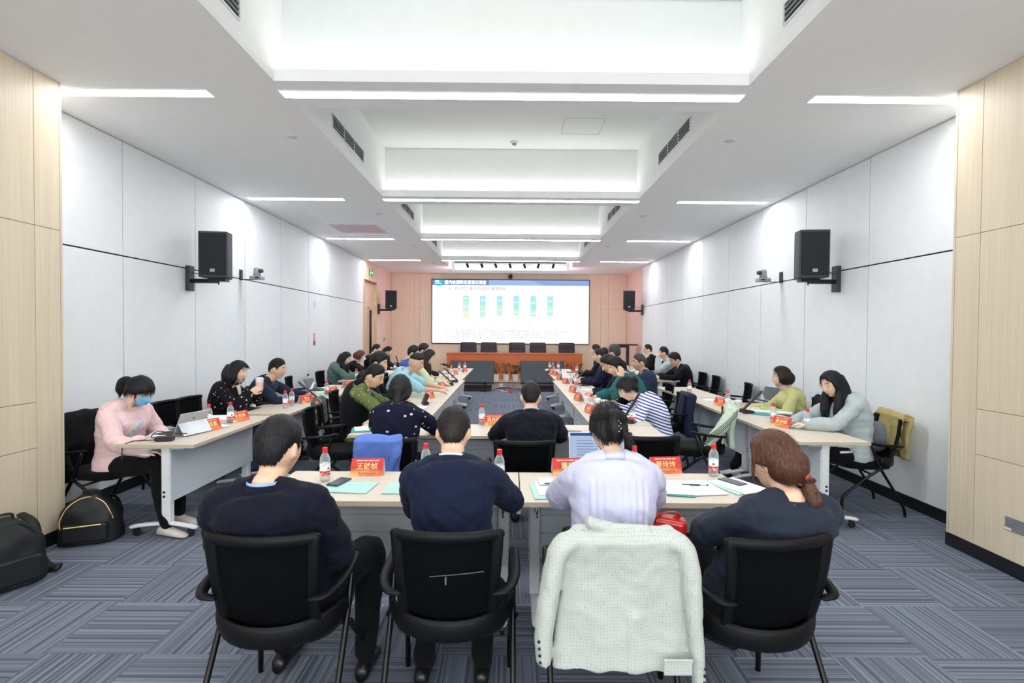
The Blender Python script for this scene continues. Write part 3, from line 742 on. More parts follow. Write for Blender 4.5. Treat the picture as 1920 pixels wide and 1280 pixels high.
# loose cables on the carpet
def cable(pts, r_, mat, label):
    o = MB().tube([onz(a_, b_, .012) for a_, b_ in pts], r_, 6, smooth=6).build('floor_cable', mat, None, smooth=True); tag(o, label, 'cable', 'cables on the carpet before the stage')
cable([(896, 727), (915, 728), (930, 728.5), (945, 727), (958, 727.5)], .012, M_DARK, 'black cable trailing on the carpet in front of the stage')
cable([(900, 728.5), (912, 727.5), (925, 729), (938, 731), (946, 734), (952, 735)], .012, M_WHITEPL, 'white cable looping on the carpet in front of the stage')
cable([(958, 725), (957, 731), (951, 733), (958, 735), (963, 734)], .014, M_RED, 'red cable coil on the carpet in front of the stage')
# ================================================================ tables
TH = .75
def table(x0, x1, y0, y1, side, label, group):
    """flip-top training table; side = direction the modesty panel faces: '+y' '+x' '-x'"""
    cx, cy = (x0 + x1) / 2, (y0 + y1) / 2
    if side == '+y': L, D, rz = x1 - x0, y1 - y0, 0
    else: L, D, rz = y1 - y0, x1 - x0, (-PI / 2 if side == '+x' else PI / 2)
    r = empty('training_table', (cx, cy, 0), rz, label, 'table', group)
    MB().box((0, 0, TH - .013), (L - .006, D - .004, .022)).build('tabletop', M_TABLE, r)
    m = MB(); e = .0035
    for s in (-1, 1): m.box((0, s * (D / 2 - .001), TH - .013), (L, .003, .026)); m.box((s * (L / 2 - .002), 0, TH - .013), (.003, D, .026))
    m.build('edge_band', M_TEDGE, r)
    m = MB(); m.box((0, .0, TH - .06), (L - .18, .04, .035)); m.box((0, -.16, TH - .045), (L - .3, .03, .02)); m.box((0, .12, TH - .045), (L - .2, .03, .03)); m.build('under_rail', plain('dark_rail', (70, 74, 80), .5), r)
    for s in (-1, 1):
        x = s * (L / 2 - .09)
        leg = MB().box((x, .04, .41), (.062, .07, .62)).build('leg', M_LEGW, r, bevel=.01)
        m = MB()
        for z in (.36, .325): m.tube([(x + s * .030, .03, z), (x + s * .034, .03, z)], .010, 10)
        m.build('adjuster_hole', M_DARK, leg)
        m = MB(); m.box((x - s * .01, .0, TH - .04), (.04, .34, .03)); m.tube([(x, -.08, TH - .05), (x, -.2, TH - .055), (x, -.22, TH - .10), (x, -.1, TH - .105)], .011, 8); m.build('top_bracket', M_LEGW, r, smooth=True)
        MB().tube([(x, -.24, .075), (x, -.15, .09), (x, .04, .105), (x, .16, .092), (x, .25, .075)], .026, 12, smooth=4, flat=.62, round_end=True).build('foot', M_LEGW, r, smooth=True)
        for yy in (-.21, .22):
            c = MB().lathe([(0, -.011), (.026, -.011), (.03, -.006), (.03, .006), (.026, .011), (0, .011)], 18, M=Matrix.Translation((x, yy, .03)) @ Matrix.Rotation(PI / 2, 4, 'Y')).box((x, yy, .058), (.03, .035, .02)).build('caster', M_CASTER, r)
    # modesty panel: a thin sheet with two pressed ribs
    m = MB(); prof = [(.0, .285), (.004, .30), (.004, .44), (.016, .455), (.016, .475), (.004, .49), (.004, .545), (.016, .56), (.016, .58), (.004, .595), (.004, .665), (.0, .675)]
    hl = L / 2 - .055
    rings = [[Vector((s * hl, .082 - y, z)) for y, z in prof] + [Vector((s * hl, .088, z)) for y, z in reversed(prof)] for s in (-1, 1)]
    m.loft(rings).build('modesty_panel', M_SKIRT, r)
    m = MB(); m.box((-hl + .1, .06, .69), (.03, .04, .06)); m.box((hl - .1, .06, .69), (.03, .04, .06)); m.build('panel_hinge', M_LEGW, r)
    return r
G1 = 'front row tables'; 
table(-1.36, -.0 + .06, 2.71, 3.29, '+y', 'front pale ash training table with a phone and mint booklets, left of the seam', G1)
table(.065, 1.36, 2.71, 3.29, '+y', 'front pale ash training table with open white papers and a pen, right of the seam', G1)
table(-1.39, -.01, 4.43, 4.99, '+y', 'second row table in front of the woman in the bird-print navy top', 'second row tables')
table(-.005, 1.37, 4.43, 4.99, '+y', 'second row table in front of the man in the dark suit, right half', 'second row tables')
nm = ['nearest', 'second', 'middle', 'fourth', 'farthest']
for i in range(5):
    y0 = 5.0 + 1.5 * i; dx = 0 if i < 3 else .06
    table(-1.42 - dx, -.82 - dx, y0, y0 + 1.495, '+x', f'{nm[i]} table of the left inner row running towards the stage', 'left inner row tables')
    table(.79 + dx, 1.39 + dx, y0, y0 + 1.495, '-x', f'{nm[i]} table of the right inner row running towards the stage', 'right inner row tables')
table(-3.05, -2.45, 4.01, 5.41, '+x', 'near left wall table with the silver tablet computer, in front of the woman in pink', 'left wall tables')
table(-2.95, -2.35, 5.50, 6.98, '+x', 'left wall table with the grey laptop and two bottles side by side', 'left wall tables')
table(-2.95, -2.35, 6.99, 8.50, '+x', 'left wall table with the black capped bottle, beyond the laptop table', 'left wall tables')
for i in range(3): table(-3.05, -2.45, 9.19 + 1.44 * i, 9.19 + 1.44 * i + 1.435, '+x', f'{["nearest","middle","farthest"][i]} of the far left wall tables near the door', 'left wall tables')
table(2.41, 3.01, 4.27, 5.70, '-x', 'near right wall table in front of the long-haired woman in grey', 'right wall tables')
table(2.41, 3.01, 5.71, 7.13, '-x', 'right wall table with an open booklet and stick microphone by the woman in yellow-green', 'right wall tables')
table(2.41, 3.01, 7.14, 8.56, '-x', 'right wall table with a single bottle and empty chairs behind', 'right wall tables')
for i in range(3): table(2.60, 3.2, 9.7 + 1.44 * i, 9.7 + 1.44 * i + 1.435, '-x', f'{["nearest","middle","farthest"][i]} of the far right wall tables by the men in black and grey jackets', 'right wall tables')

# ================================================================ chairs
def mesh_chair():
    r = empty('mesh_chair', (0, 0, 0), 0, 'x', 'chair')
    def back(u, v):     # u -1..1 across, v 0..1 up: the curved plane of the back
        w_ = .178 + .026 * v; z = .46 + .395 * v
        return Vector((u * w_, -.215 - .085 * v + .045 * u * u - .02 * math.sin(v * PI), z))
    # frame: a rounded outline of varying width
    m = MB()
    for s in (-1, 1): m.tube([back(s * .97, v) + Vector((0, 0, 0)) for v in (0, .15, .3, .5, .7, .85, 1)], [.026, .025, .024, .023, .024, .025, .024], 10, smooth=3, flat=.55, up=(0, 1, 0), round_end=True)
    top = [back(u, 1) + Vector((0, 0, .0)) for u in (-1, -.6, -.2, .2, .6, 1)]
    m.tube(top, .023, 10, smooth=3, flat=.6, up=(0, 1, 0), round_end=True)
    m.build('back_frame', M_BLK, r, smooth=True)
    m = MB(); nu, nv = 12, 12
    vs = [back(-.97 + 1.94 * i / nu, j / nv) + Vector((0, .004, 0)) for j in range(nv + 1) for i in range(nu + 1)]
    fs = [(j * (nu + 1) + i, j * (nu + 1) + i + 1, (j + 1) * (nu + 1) + i + 1, (j + 1) * (nu + 1) + i) for j in range(nv) for i in range(nu)]
    m.add(vs, fs); o = m.build('back_mesh', M_MESH, r, smooth=True); so = o.modifiers.new('t', 'SOLIDIFY'); so.thickness = .004
    # curved band round the base of the back
    m = MB(); rings = []
    for k in range(17):
        a = R(-8 - 164 * k / 16); c = Vector((.262 * math.cos(a), -.03 + .235 * math.sin(a), .455 - .0 * k)); hz = .045 if 0 < k < 16 else .03
        n = Vector((math.cos(a), math.sin(a), 0)); up = Vector((0, 0, 1)); cz = .47 + .03 * abs(math.cos(a)) ** 3
        rings.append([Vector((c.x, c.y, cz)) + n * (.013 * math.cos(t)) + up * (hz * math.sin(t)) for t in [2 * PI * j / 10 for j in range(10)]])
    m.loft(rings).build('back_band', M_BLK, r, smooth=True)
    m = MB(); rings = []
    for z, q in ((.405, .86), (.415, .97), (.44, 1.0), (.465, 1.0), (.482, .95), (.488, .8)):
        rings.append([Vector((.245 * q * math.copysign(abs(math.cos(a)) ** .6, math.cos(a)), .01 + .235 * q * math.copysign(abs(math.sin(a)) ** .6, math.sin(a)), z)) for a in [2 * PI * j / 32 for j in range(32)]])
    m.loft(rings).build('seat', M_BLKPAD, r, smooth=True)
    for s in (-1, 1):
        pts = [(s * .19, -.262, .625), (s * .235, -.25, .63), (s * .262, -.17, .638), (s * .266, -.06, .645), (s * .264, .04, .662)]
        MB().tube(pts, [.018, .021, .025, .026, .022], 12, smooth=4, flat=.55, round_end=True).build('armrest', M_BLK, r, smooth=True)
        MB().tube([(s * .264, .02, .655), (s * .262, -.01, .56), (s * .262, -.06, .44), (s * .262, -.20, .20), (s * .255, -.27, .07), (s * .255, -.28, .0)], .0125, 10, smooth=3).build('rear_leg', M_BLKMET, r, smooth=True)
        MB().tube([(s * .272, -.06, .43), (s * .255, .06, .33), (s * .25, .20, .20), (s * .25, .245, .14), (s * .25, .25, .0)], .0125, 10, smooth=3).build('front_leg', M_BLKMET, r, smooth=True)
    m = MB(); m.tube([(-.275, -.06, .425), (.275, -.06, .425)], .012, 8); m.tube([(-.262, .02, .38), (.262, .02, .38)], .010, 8); m.tube([(0, -.1, .41), (0, .1, .39)], .02, 8); m.build('cross_tube', M_BLKMET, r, smooth=True)
    return r
PCH = Proto(mesh_chair())
def chair(x, y, face, label, group=None):
    """face: the direction the sitter looks, in degrees, 90 = towards the stage"""
    return PCH.put((x, y, 0), R(face - 90), label, group)
# empty chairs
chair(1.06, 4.12, 92, 'empty black mesh chair at the second row, right of the man in the dark suit')
chair(-1.72, 5.12, 8, 'empty black mesh chair at the left end of the second row, seen from the side')
chair(-3.45, 5.52, -5, 'empty black mesh chair between the woman in pink and the left wall')
chair(-3.4, 8.6, 10, 'empty black mesh chair before the left wall beside the woman in the green blazer')
chair(3.42, 6.92, 172, 'nearest empty black chair along the right wall beyond the woman in yellow-green')
chair(3.44, 8.02, 168, 'second empty black chair along the right wall, under the panel seam')
chair(3.46, 9.3, 175, 'third empty black chair along the right wall, beside the man in black')
chair(1.95, 5.35, 160, 'black mesh chair with a pale green striped jacket, right end of the second row')

# ================================================================ small things on the tables
def bottle():
    r = empty('water_bottle', (0, 0, 0), 0, 'x', 'bottle')
    prof = [(0, .004), (.024, 0), (.030, .006), (.0305, .02), (.029, .03), (.0305, .034), (.0305, .108), (.029, .112), (.0305, .116), (.030, .128), (.025, .146), (.017, .162), (.0125, .168), (.0125, .182), (0, .182)]
    MB().lathe(prof, 20).build('body', M_CLEAR, r, smooth=True)
    MB().lathe([(.0308, .036), (.0312, .037), (.0312, .104), (.0308, .105)], 24).build('label_wrap', M_LABEL, r, smooth=True)
    MB().lathe([(0, .198), (.014, .198), (.0155, .195), (.0155, .176), (.0158, .168), (.013, .167), (0, .167)], 20).build('cap', M_RED, r, smooth=False)
    return r
PB = Proto(bottle()); _rb = random.Random(5)
def bot(px, py, label, group='red-capped water bottles', z=TH + .001):
    p = onz(px, py, z); return PB.put((p.x, p.y + .03, z), _rb.uniform(0, 6), label, group)
bot(606, 903, 'red-capped water bottle left of the nameplate on the front left table')
bot(797, 893, 'red-capped water bottle showing past the left shoulder of the front centre man')
bot(936, 907, 'red-capped water bottle by the right elbow of the front man in navy, front left table')
bot(1191, 898, 'red-capped water bottle whose cap shows past the right shoulder of the woman in lilac')
bot(1341, 893, 'red-capped water bottle standing free near the right end of the front table')
bot(903, 797, 'red-capped water bottle beside the nameplate on the second row, left of the dark suit')
bot(1187, 793, 'red-capped water bottle on the second row in front of the striped shirt')
bot(388, 798, 'red-capped water bottle behind the tablet computer on the near left wall table')
bot(429, 793, 'red-capped water bottle behind the farther nameplate on the near left wall table')
bot(533, 765, 'left of the two bottles beside the grey laptop at the left wall')
bot(545, 760, 'right of the two bottles beside the grey laptop at the left wall')
bot(611, 740, 'red-capped water bottle beside the red nameplate on the third left wall table')
bot(667, 711, 'red-capped water bottle by the hands of the woman in the green blazer')
bot(722, 697, 'red-capped water bottle before the man in dark clothes on the far left wall table')
bot(740, 694.5, 'red-capped water bottle beside the upright stick microphone on the far left table')
bot(752, 689.5, 'farthest red-capped water bottle on the far left wall table')
bot(816, 731, 'red-capped water bottle in front of the man in the light blue shirt')
bot(839, 712, 'red-capped water bottle between the two stick microphones on the left inner row')
bot(848, 708, 'red-capped water bottle beyond the second stick microphone on the left inner row')
bot(861, 695, 'left of the two farthest bottles on the left inner row')
bot(871.5, 693.5, 'right of the two farthest bottles on the left inner row')
bot(1109.5, 772, 'red-capped water bottle next to the paper coffee cup on the right inner row')
bot(1085, 744, 'red-capped water bottle with a nameplate before it, second nearest on the right inner row')
bot(1080, 722, 'red-capped water bottle by the stick microphone midway down the right inner row')
bot(1072, 716, 'red-capped water bottle just beyond the midway microphone on the right inner row')
bot(1082, 700, 'red-capped water bottle by the clasped hands far down the right inner row')
bot(1031, 692, 'farthest bottle at the end of the right inner row, beside the microphone', 'far end bottles')
bot(1037.5, 693.5, 'bottle at the far end of the right inner row, in the middle of a cluster', 'far end bottles')
bot(1047, 692.5, 'rightmost bottle of the cluster at the far end of the right inner row', 'far end bottles')
bot(1452.5, 793, 'red-capped water bottle behind the nearest nameplate on the right wall table')
bot(1517, 806, 'red-capped water bottle by the forearm of the long-haired woman in grey')
bot(1366, 763, 'red-capped water bottle beside the farther nameplate on the right wall tables')
bot(1294, 737, 'lone red-capped water bottle at the far end of the right wall tables')
bot(1181, 703, 'left bottle of the pair past the man with glasses on the far right table')
bot(1189, 701, 'right bottle of the pair past the man with glasses on the far right table')
b = bot(576.5, 724, 'bottle with a black cap beside the man in the navy shirt', None)
for c in b.children:
    if c.name.startswith('cap'): c.data = c.data.copy(); c.data.materials[0] = M_DARK; c['label'] = 'black screw cap'
b = bot(1051, 712, 'bottle with a blue cap and blue label on the right inner row', None)
MBLU = plain('blue_label', (60, 90, 200), .4)
for c in b.children:
    if c.name.startswith(('cap', 'label')): c.data = c.data.copy(); c.data.materials[0] = MBLU; c['label'] = 'blue ' + ('cap' if c.name.startswith('cap') else 'label')

# name cards: tents of folded red card
def card(name_txt, px, py, face, label, W=.2, txt=True, z=TH):
    _ = face
    p = onz(px, py, z + .0); r = empty('name_card', (p.x, p.y, z), R(face + 90), label, 'nameplate', 'red name cards')
    H, D = .098, .045
    m = MB(); t = .0012
    # front and back leaves meet at the ridge, local -y is the printed face
    m.add([(-W / 2, -D, 0), (W / 2, -D, 0), (W / 2, 0, H), (-W / 2, 0, H), (-W / 2, -D + t, 0), (W / 2, -D + t, 0), (W / 2, 0, H - t), (-W / 2, 0, H - t)],
          [(0, 1, 2, 3), (7, 6, 5, 4), (0, 3, 7, 4), (1, 5, 6, 2), (0, 4, 5, 1)])
    m.build('front_leaf', M_PLATE, r)
    m = MB()
    m.add([(-W / 2, D, 0), (W / 2, D, 0), (W / 2, 0, H), (-W / 2, 0, H), (-W / 2, D - t, 0), (W / 2, D - t, 0), (W / 2, 0, H - t), (-W / 2, 0, H - t)],
          [(1, 0, 3, 2), (4, 5, 6, 7), (3, 0, 4, 7), (5, 1, 2, 6), (4, 0, 1, 5)])
    m.build('back_leaf', M_PLATE if face in (92, 88) else M_PAPER, r)
    if txt:
        tilt = math.atan2(D, H)
        for sgn in ((-1, 1) if face in (92, 88) else (-1,)):
            Mx = Matrix.Rotation(0 if sgn < 0 else PI, 4, 'Z') @ Matrix.Translation((0, -D * .47 - .0016, H * .53)) @ Matrix.Rotation(PI / 2 - tilt, 4, 'X')
            text_mesh('lettering', name_txt, .044, M_GOLD, r, Mx, 'CENTER', .0003, .0006)
            Mx = Matrix.Rotation(0 if sgn < 0 else PI, 4, 'Z') @ Matrix.Translation((0, -D * .15 - .0016, H * .86)) @ Matrix.Rotation(PI / 2 - tilt, 4, 'X')
            text_mesh('small_print', '检测评估与认证服务 重要性工作会议', .0085, M_PAPER, r, Mx, 'CENTER', .0002, .0002)
            Mx = Matrix.Rotation(0 if sgn < 0 else PI, 4, 'Z') @ Matrix.Translation((0, -D * .87 - .0016, H * .14)) @ Matrix.Rotation(PI / 2 - tilt, 4, 'X')
            text_mesh('small_print', '中国 · 检测认证 二〇二三年十月', .0075, plain('dark_gold', (150, 84, 50), .6), r, Mx, 'CENTER', .0002, .0001)
card('王骏桢', 690, 888, -88, 'red name card with gold characters facing the camera on the front left table')
card('董琳', 1064, 887, -88, 'red name card half hidden behind the woman in lilac on the front right table')
card('姜玲玲', 1246, 884, -86, 'red name card with gold characters between the woman in lilac and the free bottle')
card('温兆晖', 926, 796, -90, 'red name card on the second row left of the dark suit', .17)
card('杨佳富', 392, 806, -18, 'nearest red name card on the left wall table, beside the tablet computer')
card('张秀峰', 447, 789, -20, 'second red name card on the near left wall table')
card('曹永', 573, 754, -22, 'red name card beside the stick microphone on the left wall tables')
card('曹斌', 622, 738, -22, 'red name card right of a bottle on the third left wall table')
card('王力', 652, 726, -25, 'pale pink-lit name card at the far end of the third left wall table')
card('李江', 804, 747, -20, 'nearest red name card on the left inner row, behind the bird-print top')
card('陈明', 827, 727, -20, 'red name card by the bottle in front of the man in light blue', .17)
card('赵强', 836, 718, -20, 'red name card under the nearer stick microphone on the left inner row', .17)
card('林芳', 853, 702, -20, 'red name card beyond the second stick microphone on the left inner row', .17)
card('周伟', 871, 697, -20, 'farthest red name card on the left inner row', .17)
card('姜诗榆', 1468, 800, -158, 'nearest red name card on the right wall table, before the woman in grey')
card('刘洋', 1353, 760, -158, 'second red name card on the right wall tables, by a bottle and a jar')
card('杨帆', 1107, 774, -160, 'nearest red name card on the right inner row', .17)
card('孙悦', 1085, 751, -160, 'second nearest red name card on the right inner row', .17)
card('吴刚', 1075, 735, -160, 'third nearest red name card on the right inner row', .17)
card('郑浩', 1061, 719, -160, 'red name card midway down the right inner row, before a bottle', .17)
card('何敏', 1049, 712, -160, 'red name card beside the blue-capped bottle on the right inner row', .17)
card('许波', 1042, 704, -160, 'second farthest red name card on the right inner row', .17)
card('马超', 1035, 702, -160, 'farthest red name card on the right inner row', .17)
card('邓文', 745, 697, -20, 'red name card beside the upright microphone on the far left wall table', .17)

# stick microphones
def mic(px, py, face, label, pitch=42):
    p = onz(px, py, TH); r = empty('desk_microphone', (p.x, p.y, TH), R(face - 90), label, 'microphone', 'black stick microphones on the tables')
    m = MB(); m.add([(-.055, -.07, 0), (.055, -.07, 0), (.055, .07, 0), (-.055, .07, 0), (-.045, -.06, .028), (.045, -.06, .028), (.04, .055, .05), (-.04, .055, .05)], [(0, 3, 2, 1), (4, 5, 6, 7), (0, 1, 5, 4), (1, 2, 6, 5), (2, 3, 7, 6), (3, 0, 4, 7)])
    m.build('base', M_DARK, r, bevel=.005)
    a = R(pitch); d = Vector((0, -math.cos(a), math.sin(a))); Mm = Matrix.Translation(Vector((0, .04, .045)) + d * .15) @ Matrix.Rotation(PI / 2 - a, 4, 'X')
    MB().box((0, 0, 0), (.032, .02, .30), Mm).build('stick', plain('graphite_stick', (44, 47, 52), .4), r, bevel=.004)
    MB().box((0, -.011, .04), (.02, .002, .16), Mm).build('pickup_grille', M_DARK, r)
mic(588, 751, 12, 'black stick microphone on the left wall tables in front of the man in navy')
mic(843, 722, 8, 'nearer black stick microphone on the left inner row')
mic(852, 716, 8, 'farther black stick microphone on the left inner row')
mic(747, 694, -10, 'upright black stick microphone on the far left wall table', 70)
mic(1400, 774, 190, 'black stick microphone on the right wall tables before the woman in yellow-green')
mic(1178, 792, 150, 'black stick microphone in front of the woman in the striped shirt', 60)
mic(1081, 719, 192, 'black stick microphone midway down the right inner row')
mic(1031, 699, 200, 'farthest black stick microphone at the end of the right inner row')
p = onz(842, 700, TH); r = empty('gooseneck_microphone', (p.x, p.y, TH), 0, 'black handheld microphone on a small stand with an orange band, left inner row', 'microphone')
MB().lathe([(0, 0), (.05, 0), (.05, .012), (0, .016)], 16).build('base', M_DARK, r); MB().tube([(0, 0, .01), (0, 0, .16)], .008, 8).build('stem', M_DARK, r)
MB().tube([(.1, 0, .13), (-.14, 0, .2)], [.018, .024], 12).build('barrel', M_DARK, r, smooth=True); MB().ell((-.16, 0, .206), (.034, .03, .03)).build('grille', M_GREYPL, r, smooth=True); MB().tube([(.06, 0, .142), (.03, 0, .15)], .026, 12).build('band', plain('orange_band', (226, 150, 50), .5), r)

# papers, booklets, phones, pens
def sheet(name, cx, cy, w_, d_, rz, label, mats, z=TH, h=.004, lines=0, cat='paper', group=None):
    r = empty(name, (cx, cy, z), R(rz), label, cat, group)
    MB().box((0, 0, h / 2 + .0005), (w_, d_, h)).build('cover' if 'booklet' in name else 'page', mats, r)
    if lines:
        m = MB(); rnd = random.Random(int(cx * 100))
        for k in range(lines * 2): q = d_ * .42 - d_ * .84 * k / max(1, lines * 2 - 1); ww = w_ * rnd.uniform(.5, .8); m.box((-w_ * .4 + ww / 2, q, h + .0012), (ww, .0013, .0003))
        m.build('printed_lines', plain('faint_print', (176, 182, 190), .8), r)
    return r
def shp(name, px, py, w_, d_, rz, label, mats, **kw):
    p = onz(px, py, TH); return sheet(name, p.x, p.y, w_, d_, rz, label, mats, **kw)
GB = 'mint booklets'
shp('booklet', 653, 913, .29, .21, -6, 'mint green booklet under the phone on the front left table', M_TEAL, lines=2, cat='booklet', group=GB)
shp('booklet', 758, 915, .21, .21, 0, 'mint green booklet at the left elbow of the front centre man', M_TEAL, lines=2, cat='booklet', group=GB)
shp('booklet', 1032, 920, .21, .29, 4, 'mint booklet with a white power bank on it beside the woman in lilac', M_TEAL, cat='booklet', group=GB)
shp('paper', 1037, 917, .19, .26, 4, 'white papers on the mint booklet beside the woman in lilac', M_PAPER, z=TH + .005, lines=5)
shp('booklet', 1262, 917, .21, .26, -12, 'open mint booklet with curled white pages on the front right table', M_TEALD, cat='booklet')
shp('paper', 1262, 915, .2, .27, -8, 'left open white page with printed lines on the front right table', M_PAPER, z=TH + .005, lines=9)
shp('paper', 1312, 915, .2, .27, 8, 'right open white page under the pen on the front right table', M_PAPER, z=TH + .0015, lines=9)
shp('booklet', 1376, 912, .2, .27, 20, 'mint booklet under the white paper at the right end of the front table', M_TEAL, cat='booklet', group=GB)
shp('paper', 1385, 912, .2, .27, 24, 'white printed sheet under the phone at the right end of the front table', M_PAPER, z=TH + .005, lines=9)
def phone(px, py, rz, label, z=TH + .006):
    p = onz(px, py, z); r = empty('phone', (p.x, p.y, z), R(rz), label, 'phone')
    MB().box((0, 0, .004), (.075, .155, .008)).build('case', plain('blue_black_case', (44, 56, 84), .4), r, bevel=.003)
    MB().box((0, 0, .0084), (.069, .148, .001)).build('screen', M_PHONE, r)
phone(636, 904, -14, 'black smartphone lying on a mint booklet on the front left table')
phone(1373, 904, 28, 'dark blue smartphone lying on paper at the right end of the front table')
p = onz(1302, 909, TH + .009); r = empty('pen', p, R(-4), 'dark blue ballpoint pen lying on the open pages of the front right table', 'pen')
MB().tube([(-.07, 0, 0), (.03, 0, 0)], .0055, 8).build('barrel', plain('navy_pen', (40, 48, 90), .3), r, smooth=True); MB().tube([(.03, 0, 0), (.07, 0, 0)], .003, 8).build('refill', M_CLEAR, r); MB().tube([(.07, 0, 0), (.078, 0, 0)], .006, 8).build('end_cap', M_INK, r)
p = onz(1024, 905, TH + .012); r = empty('power_bank', p, R(4), 'white power bank lying on papers beside the woman in lilac', 'charger'); MB().box((0, 0, .01), (.09, .09, .02)).build('body', M_WHITEPL, r, bevel=.004); m = MB(); m.box((0, -.046, .01), (.03, .002, .006)); m.build('port', M_INK, r)
# second row
shp('booklet', 685, 806, .24, .2, 14, 'mint booklet with white pages at the left end of the second row', M_TEALD, cat='booklet'); shp('paper', 690, 804, .24, .19, 20, 'white pages at the left end of the second row', M_PAPER, z=TH + .005)
phone(1073, 809, 80, 'phone in a pink case right of the dark suit on the second row', TH)
shp('paper', 950, 800, .16, .2, 30, 'white paper under the left arm of the man in the dark suit', M_PAPER)
p = onz(793, 758, TH); r = empty('tablet', p, R(-70), 'small black tablet tilted on the left inner row behind the bird-print top', 'tablet')
MB().box((0, 0, .07), (.2, .012, .14), Matrix.Rotation(R(-25), 4, 'X')).build('body', M_DARK, r, bevel=.003); MB().box((0, .03, .02), (.14, .06, .03)).build('stand', M_DARK, r)
# left inner row sheets
for i, (px, py, mt, w_, d_, lb) in enumerate(((782, 764, M_PAPER, .21, .29, 'white sheet nearest on the left inner row'), (797, 737, M_TEAL, .3, .21, 'mint booklet under the forearm of the man in light blue'), (828, 720, M_PAPER, .21, .29, 'white sheet by the nearer microphone on the left inner row'), (833, 709, M_PAPER, .21, .29, 'white sheet before the long-haired woman'), (840, 700, M_TEALD, .2, .28, 'teal folder held open by the long-haired woman'), (858, 699, M_PAPER, .2, .28, 'white sheet far down the left inner row'))):
    shp('booklet' if mt in (M_TEAL, M_TEALD) else 'paper', px, py, w_, d_, 8 * (i - 2), lb, mt, cat='booklet' if mt in (M_TEAL, M_TEALD) else 'paper')
phone(823, 717, 40, 'phone and keys on the left inner row before the man in light blue', TH)
for i, (px, py, lb) in enumerate(((1132, 775, 'white papers under the coffee cup on the right inner row'), (1130, 757, 'white sheet being written on in the right inner row'), (1108, 745, 'open white booklet midway along the right inner row'), (1095, 731, 'white booklet with a dark pen on it, right inner row'), (1078, 706, 'white sheet before the crossed arms, right inner row'), (1068, 702, 'white folder far down the right inner row'), (1058, 697, 'farthest white sheet on the right inner row'))):
    shp('paper', px, py, .3, .21, 5 - 3 * i, lb, M_PAPER, lines=4)
for i, (px, py, lb) in enumerate(((1097, 723, 'dark pen case on the right inner row'), (1088, 715, 'small dark phone on the right inner row near the microphone'), (1070, 698, 'dark slim case far down the right inner row'))):
    p = onz(px, py, TH + .006); tag(MB().box((0, 0, .008), (.18, .045, .016)).build('pen_case', M_DARK, loc=p, bevel=.004), lb, 'case')
def cup(px, py, label, sleeve=(190, 146, 96), z=TH, loc=None):
    p = Vector(loc) if loc is not None else onz(px, py, z); r = empty('coffee_cup', p, 0, label, 'cup')
    MB().lathe([(0, 0), (.03, 0), (.042, .115), (0, .115)], 24).build('cup_body', M_WHITEPL, r, smooth=False); MB().lathe([(.0345, .03), (.037, .03), (.0415, .085), (.038, .085)], 24).build('sleeve', plain('cup_sleeve_%d' % sleeve[1], sleeve, .8), r)
    MB().lathe([(0, .112), (.0445, .112), (.0445, .122), (.038, .126), (.036, .136), (0, .136)], 24).build('lid', M_WHITEPL, r)
    return r
cup(1120, 768, 'white paper coffee cup with brown sleeve on the right inner row')
cup(1133, 772, 'small paper cup behind the coffee cup by the teal sleeve')
p = onz(1384, 768, TH); r = empty('glass_jar', p, 0, 'lidded pale jar on a dark coaster beside the right wall microphone', 'jar')
MB().lathe([(0, 0), (.055, 0), (.055, .012), (0, .012)], 20).build('coaster', plain('brown_coaster', (92, 78, 58), .7), r); MB().lathe([(0, .012), (.04, .012), (.045, .03), (.045, .085), (.04, .095), (0, .095)], 24).build('jar_body', plain('cloudy_glass', (196, 204, 190), .25), r, smooth=False); MB().lathe([(0, .095), (.043, .095), (.043, .11), (.03, .118), (0, .12)], 24).build('lid', M_WHITEPL, r)
# right wall table papers
shp('booklet', 1432, 775, .3, .22, 60, 'teal booklet under the open pages on the right wall table', M_TEALD, cat='booklet')
r = shp('paper', 1447, 772, .3, .42, 60, 'thick open white book with curled pages before the woman in yellow-green', M_PAPER, z=TH + .005, h=.012, lines=8)
shp('folder', 1412, 758, .2, .28, 60, 'pale red folder beside the microphone on the right wall table', plain('pale_red', (206, 130, 130), .7), cat='folder')
shp('paper', 1338, 750, .2, .26, 82, 'white sheet beyond the second name card on the right wall tables', M_PAPER)
shp('paper', 1386, 773, .12, .1, 60, 'small white slip beside the right wall microphone base', M_PAPER)
shp('booklet', 1508, 800, .21, .3, 75, 'mint booklet under the hands of the long-haired woman in grey', M_TEAL, cat='booklet', group=GB)
shp('booklet', 1555, 802, .2, .16, 75, 'mint booklet under the forearm of the woman in grey', M_TEAL, cat='booklet', group=GB)
# far right table bits
shp('booklet', 1240, 711, .2, .2, 80, 'mint booklet on the far right table before the man in black', M_TEAL, cat='booklet', group=GB)
shp('tissue', 1243, 708, .1, .08, 30, 'crumpled pale packet on the far right table', plain('pale_yellow_packet', (226, 222, 180), .8), h=.04, cat='packet')
p = onz(1225, 703, TH); 
for px, py, lb in ((1190, 696, 'papers and cards far down the right wall table'), (1200, 699, 'white sheet before the man in the grey jacket')): shp('paper', px, py, .3, .3, 10, lb, M_PAPER)
